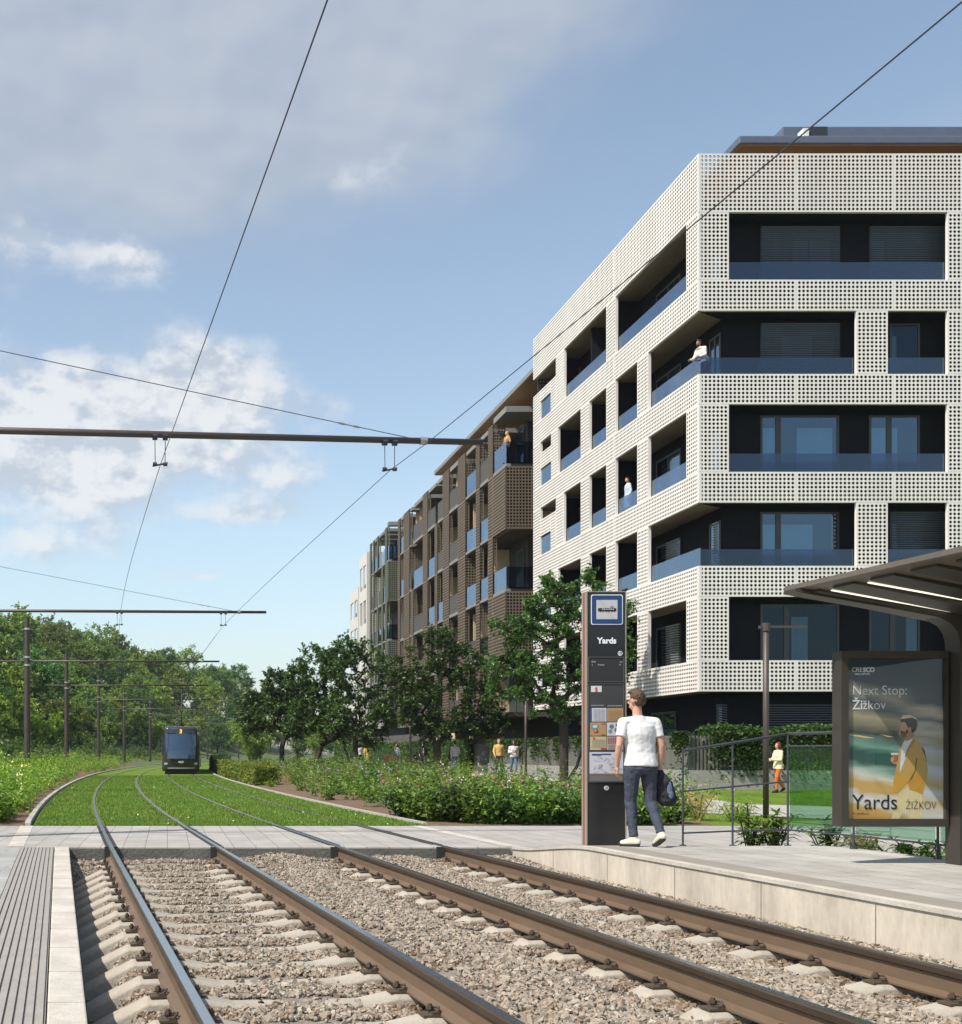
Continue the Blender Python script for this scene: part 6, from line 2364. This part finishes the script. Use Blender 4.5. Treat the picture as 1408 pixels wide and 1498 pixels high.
def person(label, loc, yaw, height, pose, cols, style, vox=.016, group=None, skin=None):
    """figure facing +Y before yaw; cols: dict of colours; style: dict of clothing choices"""
    P = dict(STAND); P.update(pose)
    g = {k: V3(v) if hasattr(v, '__len__') else v for k, v in P.items()}
    t = thing('person', label, 'person', (0, 0, 0), group)
    sk = skin or M_skin
    fem = style.get('fem', False)
    sw = .92 if fem else 1.
    # --- body, one continuous surface
    b = MB()
    hd, yw = g['head'], g['headyaw']
    def hp_(x, y, z):
        return hd + V3((x * math.cos(yw) - y * math.sin(yw), x * math.sin(yw) + y * math.cos(yw), z))
    b.ell(hp_(0, -.01, .025), (.076, .093, .098), 14, 10)
    b.ell(hp_(0, .022, -.045), (.058, .068, .072), 12, 8)
    b.tube([hp_(0, .088, .02), hp_(0, .112, -.02), hp_(0, .09, -.03)], [.010, .016, .010], 6)
    b.ell(hp_(0, .078, -.068), (.025, .014, .010), 8, 5)
    b.ell(hp_(.073, -.005, -.005), (.012, .022, .032), 8, 6); b.ell(hp_(-.073, -.005, -.005), (.012, .022, .032), 8, 6)
    limb(b, [g['neck'] - V3((0, 0, .05)), hp_(0, -.01, -.07)], [.058, .052])
    ch, pe = g['chest'], g['pel']
    def torso(bb, f=1., hem=None):
        nk = g['neck']
        lowest = [(pe.x, pe.y, pe.z - .05, .150, .10), (pe.x, pe.y, pe.z + .0, .160, .110)] if hem is None else [(pe.x, pe.y - .005, pe.z + hem, .178 * f, .128 * f), (pe.x, pe.y - .005, pe.z + hem + .03, .174 * f, .125 * f)]
        bb.loft(lowest + [(pe.x * .7 + ch.x * .3, pe.y, pe.z + .12, (.138 if fem else .156) * f, .102 * f),
                 (pe.x * .4 + ch.x * .6, ch.y, ch.z - .12, .158 * f * sw, .108 * f), (ch.x, ch.y, ch.z, .178 * f * sw, .115 * f), (ch.x * .8 + nk.x * .2, ch.y, ch.z + .08, .176 * f * sw, .108 * f), (ch.x * .5 + nk.x * .5, nk.y - .005, ch.z + .135, .145 * f, .088 * f), (nk.x, nk.y - .008, nk.z - .02, .092 * f, .076 * f), (nk.x, nk.y - .006, nk.z + .016, .064 * f, .066 * f)], 18)
        for s_ in 'LR':
            bb.tube([nk + V3((0, -.01, -.045)), (nk + V3((0, 0, -.05))).lerp(g['sh' + s_], .6) + V3((0, 0, .008)), g['sh' + s_]], [.055 * f, .056 * f, .054 * f], 10)
        if fem:
            bb.ell(ch + V3((-.07, .08, -.02)), (.06 * f, .05 * f, .06 * f)); bb.ell(ch + V3((.07, .08, -.02)), (.06 * f, .05 * f, .06 * f))
    torso(b, .93)
    for s in 'LR':
        sh_, e, w = g['sh' + s], g['el' + s], g['wr' + s]
        limb(b, [sh_ - V3((0, 0, .012)), sh_.lerp(e, .5), e, e.lerp(w, .35), w], [.044 * sw, .045 * sw, .038 * sw, .039 * sw, .026])
        # hand: palm, four fingers, thumb
        d = (w - e).normalized(); d = (d + V3((0, 0, -.25))).normalized() if style.get('relax' + s, True) else d
        side = V3((1 if s == 'R' else -1, 0, 0))
        fwd = V3((0, 1, 0)) if abs(d.y) < .8 else V3((0, 0, 1))
        nrm = d.cross(fwd).normalized()       # palm normal (left-right)
        fw = nrm.cross(d).normalized()
        inn = -side if abs(nrm.dot(side)) > .2 else nrm
        limb(b, [w, w + d * .04], [.025, .028])
        for k, (o, ln_) in enumerate(((.030, .070), (.010, .080), (-.010, .074), (-.028, .058))):
            r0 = w + d * .035 + fw * o * .8
            r1 = w + d * .095 + fw * o
            b.tube([r0, r1], [.016, .0125], 8)
            c1_ = r1 + d * ln_ * .5 + inn * .012 * (1 + .4 * k)
            c2_ = c1_ + (d * .55 + inn * .62).normalized() * ln_ * .5
            limb(b, [r1, c1_, c2_], [.0105, .0095, .008], 8)
        th0 = w + d * .035 + fw * .025
        limb(b, [th0, th0 + (d * .6 + fw * .6 + inn * .3).normalized() * .045, th0 + (d * .8 + fw * .45 + inn * .4).normalized() * .078], [.014, .0115, .009], 8)
        h_, k_, a_, o_ = g['hip' + s], g['kn' + s], g['an' + s], g['to' + s]
        limb(b, [h_, h_.lerp(k_, .45), k_, k_.lerp(a_, .35), a_], [.088, .075, .054, .052, .036])
        limb(b, [a_ + V3((0, 0, -.03)), o_.lerp(a_, .35)], [.030, .020])
    remesh(b, 'body', sk, t, min(vox, .009) if vox < .012 else vox, 3)
    # --- top
    b = MB()
    f = style.get('loose', 1.09)
    torso(b, f, style.get('hem', -.02))
    slv = style.get('sleeve', 'long')
    for s in 'LR':
        sh_, e, w = g['sh' + s], g['el' + s], g['wr' + s]
        if slv == 'short':
            q = sh_.lerp(e, .62)
            limb(b, [sh_, sh_.lerp(e, .3)], [.060, .061]); b.tube([sh_.lerp(e, .25), q], [.061, .060], 12)
        else:
            r = .052 * f
            limb(b, [sh_, e], [.060, r]); b.tube([e, e.lerp(w, .93)], [r, .040], 10)
    if style.get('coat'):
        b.loft([(pe.x, pe.y, pe.z - style['coat'], .215, .165), (pe.x, pe.y, pe.z - .06, .195, .145), (pe.x, pe.y, pe.z + .1, .168, .118)], 16)
    o = remesh(b, style.get('topname', 'shirt'), cols['top'], t, vox, style.get('sm', 3))
    folds(o, .14 if vox < .012 else .10, .022 if vox < .012 else .03)
    if style.get('jacket'):   # open jacket over a pale shirt: shirt panel in front
        b = MB(); b.loft([(ch.x, ch.y + .055, pe.z + .02, .05, .075), (ch.x, ch.y + .06, ch.z, .055, .08), (ch.x, ch.y + .045, ch.z + .13, .04, .06)], 10)
        remesh(b, 'shirt_front', cols['inner'], t, vox, 2)
    # --- trousers
    b = MB()
    b.loft([(pe.x, pe.y, pe.z - .13, .135, .105), (pe.x, pe.y - .005, pe.z - .07, .180, .130), (pe.x, pe.y, pe.z - .0, .176, .126), (pe.x, pe.y, pe.z + .04, .160, .113)], 16)
    leg = style.get('leg', 1.)
    for s in 'LR':
        h_, k_, a_ = g['hip' + s], g['kn' + s], g['an' + s]
        limb(b, [h_ + V3((0, -.01, -.02)), h_.lerp(k_, .45), k_, k_.lerp(a_, .3)], [.100, .092 * leg, .070 * leg, .068 * leg]); b.tube([k_.lerp(a_, .25), k_.lerp(a_, .6), k_.lerp(a_, .97)], [.066 * leg, .058 * leg, .052 * leg], 12)
        # folds above the shoe
        for u in (.82, .92):
            b.tube([k_.lerp(a_, u - .015), k_.lerp(a_, u), k_.lerp(a_, u + .015)], [.05 * leg, .060 * leg, .05 * leg], 12)
    o = remesh(b, 'trousers', cols['leg'], t, vox, 3)
    folds(o, .09, .022)
    # --- shoes
    for s in 'LR':
        a_, o_ = g['an' + s], g['to' + s]
        d = (o_ - (a_ - V3((0, 0, .06)))); d2 = d.normalized()
        heel = a_ - V3((0, 0, .045)) - d2 * .045
        b = MB(); limb(b, [heel, a_ - V3((0, 0, .04)) + d2 * .03, o_ - d2 * .02], [.040, .044, .034], 10); limb(b, [a_, a_ - V3((0, 0, .03))], [.045, .044])
        so_ = remesh(b, 'shoe', cols['shoe'], t, vox * .8, 2)
        b = MB(); limb(b, [heel - V3((0, 0, .022)), heel.lerp(o_, .5) - V3((0, 0, .024)), o_ - V3((0, 0, .012))], [.036, .035, .032], 10)
        o = remesh(b, 'sole', cols.get('sole', M_blackp), so_, vox * .8, 1)
    # --- hair
    b = MB()
    hs = style.get('hair', 'short')
    b.ell(hp_(0, -.022, .046), (.084, .094, .092), 14, 8)
    if hs == 'short':
        b.ell(hp_(0, -.045, .0), (.078, .065, .07), 12, 8); b.ell(hp_(0, .03, .105), (.07, .06, .035), 12, 6)
    elif hs == 'bob':
        b.ell(hp_(0, -.035, -.02), (.10, .085, .12), 12, 8); b.ell(hp_(.07, .0, -.04), (.03, .06, .10)); b.ell(hp_(-.07, .0, -.04), (.03, .06, .10))
    elif hs == 'long':
        b.loft([hp_(0, -.05, -.26).to_tuple() + (.085, .04), hp_(0, -.05, -.1).to_tuple() + (.10, .06), hp_(0, -.03, .05).to_tuple() + (.09, .08)], 12)
    elif hs == 'bun':
        b.ell(hp_(0, -.06, .11), (.045, .045, .045)); b.ell(hp_(0, -.05, .0), (.075, .055, .07))
    o = remesh(b, 'hair' if hs != 'cap' else 'cap', cols['hair'], t, vox * .8, 2)
    if hs != 'cap':
        folds(o, .02, .016)
    if vox < .012 or style.get('face'):
        b = MB()
        for sx in (-.03, .03):
            b.ell(hp_(sx, .083, .012), (.012, .008, .007), 8, 6)
        b.build('eyes', M_blackp, t)
    if style.get('beard'):
        b = MB(); b.ell(hp_(0, .035, -.075), (.058, .06, .045)); remesh(b, 'beard', cols['hair'], t, vox, 2)
    s = height / 1.80
    t.location, t.rotation_euler, t.scale = loc, (0, 0, yaw), (s, s, s)
    return t


def cm(n, c, **k): return mat('cloth_' + n, c, .85, var=.08, vscale=10, bump=.25, bscale=30, **k)
white, navy, cream = cm('white', (.66, .66, .66)), cm('navy', (.042, .052, .078)), cm('cream', (.60, .56, .43))
brown_h = mat('hair_brown', (.075, .038, .018), .6, var=.3, vscale=40, bump=.6, bscale=90)
dark_h = mat('hair_dark', (.02, .013, .010), .6, var=.3, vscale=40)
red_h = mat('hair_red', (.13, .022, .010), .6, var=.3, vscale=40)
# man in the white T-shirt, walking away
MX, MD = PX(942, 13.45), 13.45
MZ = pz(MD)
man = person('man in a white T-shirt walking away, a black bag in his right hand', (MX, MD, MZ), 0, 1.80,
    dict(pel=(-.035, 0, .965), chest=(-.045, .01, 1.31), neck=(-.06, .015, 1.495), head=(-.075, .03, 1.685), headyaw=.52, shL=(-.235, 0, 1.435), shR=(.135, .0, 1.435), elL=(-.295, -.03, 1.17), wrL=(-.292, .04, .935), elR=(.195, -.03, 1.165), wrR=(.205, .03, .93),
         hipL=(-.125, 0, .93), hipR=(.055, 0, .93), knL=(-.125, .07, .51), anL=(-.105, .02, .095), toL=(-.20, .155, .03), knR=(.085, .01, .52), anR=(.135, -.16, .155), toR=(.128, .0, .032)),
    dict(top=white, leg=navy, shoe=cream, sole=mat('sole_dark', (.03, .03, .03), .8, var=0), hair=brown_h), dict(sleeve='short', hair='short', loose=1.10, hem=-.035, topname='tshirt', leg=.92), vox=.008)
# bag in his hand
bx, by = MX + .235, MD + .03
bt = thing('bag', 'limp black fabric bag hanging from the right hand of the man in white', 'bag', (bx, by, MZ + .45))
b = MB()
b.loft([(bx + .055, by, MZ + .47, .07, .04), (bx + .05, by, MZ + .52, .12, .075), (bx + .03, by, MZ + .64, .115, .085), (bx + .005, by, MZ + .76, .085, .075), (bx - .015, by, MZ + .85, .04, .045), (bx - .02, by, MZ + .89, .025, .03)], 16)
b.ell((bx + .1, by, MZ + .55), (.05, .06, .09)); b.ell((bx + .0, by - .04, MZ + .7), (.06, .05, .12))
o = remesh(b, 'fabric', cm('black', (.016, .018, .026)), None, .010, 3); adopt(o, bt)
d_ = o.modifiers.new('folds', 'DISPLACE')
tx_ = bpy.data.textures.new('folds', 'CLOUDS'); tx_.noise_scale = .09
d_.texture, d_.strength = tx_, .045
b = MB(); b.tube([(bx - .035, by, MZ + .86), (bx - .045, by + .01, MZ + .93), (bx - .02, by + .02, MZ + .93), (bx - .005, by, MZ + .86)], .012, 8); b.build('handle', MATS['cloth_black'], bt)
b = MB(); b.ell((bx + .045, by - .082, MZ + .66), (.03, .012, .09)); b.ell((bx + .06, by - .088, MZ + .6), (.028, .012, .05)); b.build('blue_lining', cm('dusty_blue', (.10, .13, .22)), bt)

PATHZ = .27
def walker(lab, x, D, yaw, h, pose, cols, style, skin=None, z=None):
    X = PX(x, D)
    return person(lab, (X, D, gz(X, D) + .02 if z is None else z), yaw, h, pose, cols, style, .018, 'people on the promenade', skin)
walk1 = dict(knL=(-.09, .16, .53), anL=(-.09, .22, .10), toL=(-.10, .38, .05), knR=(.09, -.02, .50), anR=(.09, -.22, .14), toR=(.09, -.10, .03), elL=(-.26, -.1, 1.17), wrL=(-.25, -.12, .92), elR=(.26, .04, 1.17), wrR=(.25, .2, .97))
jeans, black, grey = cm('jeans', (.07, .12, .22)), cm('charcoal', (.02, .02, .022)), cm('grey', (.28, .29, .31))
mustard = cm('mustard', (.50, .33, .10))
walker('man in a mustard jumper and brown cap walking towards the viewer beside a woman', 730, 54, math.pi, 1.68, walk1, dict(top=mustard, leg=cm('brownblack', (.035, .03, .028)), shoe=black, hair=cm('cap_brown', (.28, .10, .04))), dict(hair='cap', loose=1.15, topname='jumper', face=True))
walker('woman in a white blouse and blue jeans walking beside the man in mustard', 751.5, 53.4, math.pi, 1.6, dict(walk1, elR=(.24, .02, 1.18), wrR=(.12, .2, 1.2)), dict(top=cm('offwhite', (.62, .58, .55)), leg=jeans, shoe=white, hair=dark_h), dict(hair='bob', fem=True, topname='blouse', face=True), M_skin2)
walker('person in a grey hooded jacket and blue trousers seen from behind', 666, 59.5, .1, 1.62, walk1, dict(top=cm('stone', (.34, .34, .35)), leg=cm('blue_trousers', (.04, .08, .16)), shoe=black, hair=dark_h), dict(hair='short', loose=1.18, topname='hooded_jacket'))
walker('man in an open dark jacket over a pale shirt facing the viewer', 619, 66, math.pi, 1.72, walk1, dict(top=black, inner=cm('pale_shirt', (.55, .54, .52)), leg=black, shoe=black, hair=brown_h), dict(hair='short', loose=1.18, jacket=True, topname='jacket', face=True))
walker('red haired walker in a pale denim jacket and dark trousers', 581, 73, 1.9, 1.6, walk1, dict(top=cm('pale_denim', (.40, .46, .52)), leg=black, shoe=black, hair=red_h), dict(hair='bob', fem=True, loose=1.15, topname='denim_jacket'))
walker('woman in a long mustard yellow coat far along the promenade', 537, 80, .2, 1.6, walk1, dict(top=cm('yellow_coat', (.52, .40, .10)), leg=black, shoe=black, hair=dark_h), dict(hair='bob', fem=True, coat=.5, topname='coat'))
walker('walker in a white shirt, farthest along the promenade, behind the slender tree', 526, 82, .2, 1.7, walk1, dict(top=white, leg=black, shoe=black, hair=red_h), dict(hair='short', topname='shirt'))
wD = 34.6
walker('red haired woman in a cream jacket and orange trousers behind the railing', 1139, wD, math.pi / 2 + .1, 1.50, dict(elL=(-.22, .05, 1.17), elR=(.22, .05, 1.17), wrL=(-.1, .28, 1.16), wrR=(.1, .28, 1.18), knL=(-.09, .12, .52), anL=(-.09, .12, .09), toL=(-.09, .28, .03), knR=(.09, -.05, .50), anR=(.09, -.26, .16), toR=(.09, -.15, .04)),
       dict(top=cm('cream_jacket', (.66, .57, .38)), leg=cm('orange', (.55, .13, .02)), shoe=black, hair=red_h), dict(hair='bob', fem=True, loose=1.2, coat=.12, topname='jacket'), M_skin)

# people on the balconies
def balc(lab, X, D, z, yaw, pose, cols, style, h=1.7, skin=None):
    return person(lab, (X, D, z), yaw, h, pose, cols, style, .018, 'people on the balconies', skin)
bD = D0 + .55
zf = fz(BANDS[2][0]) - .42
balc('man in a loose white shirt leaning on the corner balustrade of the white building', PX(1031, bD), bD, PZ(496, bD) - 1.70, math.pi / 2 + .35, dict(chest=(0, .12, 1.30), neck=(0, .2, 1.46), head=(0, .26, 1.60), shL=(-.19, .16, 1.40), shR=(.19, .16, 1.40), elL=(-.24, .22, 1.13), elR=(.24, .22, 1.13), wrL=(-.2, .45, 1.05), wrR=(.2, .45, 1.05)),
     dict(top=cm('offwhite', (.62, .58, .55)), leg=black, shoe=black, hair=dark_h), dict(loose=1.22, hair='short', beard=True, topname='shirt'), 1.72, M_skin2)
xb = XL + .55
bD2 = xb * F / (919 - CX)
balc('bearded person in a pale blue robe on a balcony of the white building', xb, bD2, PZ(699, bD2) - 1.70, math.pi / 2, {}, dict(top=cm('pale_blue', (.50, .57, .68)), leg=cm('pale_blue', (.5, .57, .68)), shoe=white, hair=brown_h), dict(loose=1.2, coat=.45, hair='short', beard=True, topname='robe'), 1.75)
bD3 = Dn + .45
balc('blond woman in a patterned outfit on the top corner balcony of the brown building', PX(742, bD3), bD3, floorsB[-1] + .01, math.pi * .62, {}, dict(top=cm('tan_top', (.45, .26, .12)), leg=cm('olive_trousers', (.06, .065, .03)), shoe=black, hair=mat('hair_blond', (.5, .3, .1), .6, var=.2)), dict(hair='long', fem=True, topname='top'), 1.68)
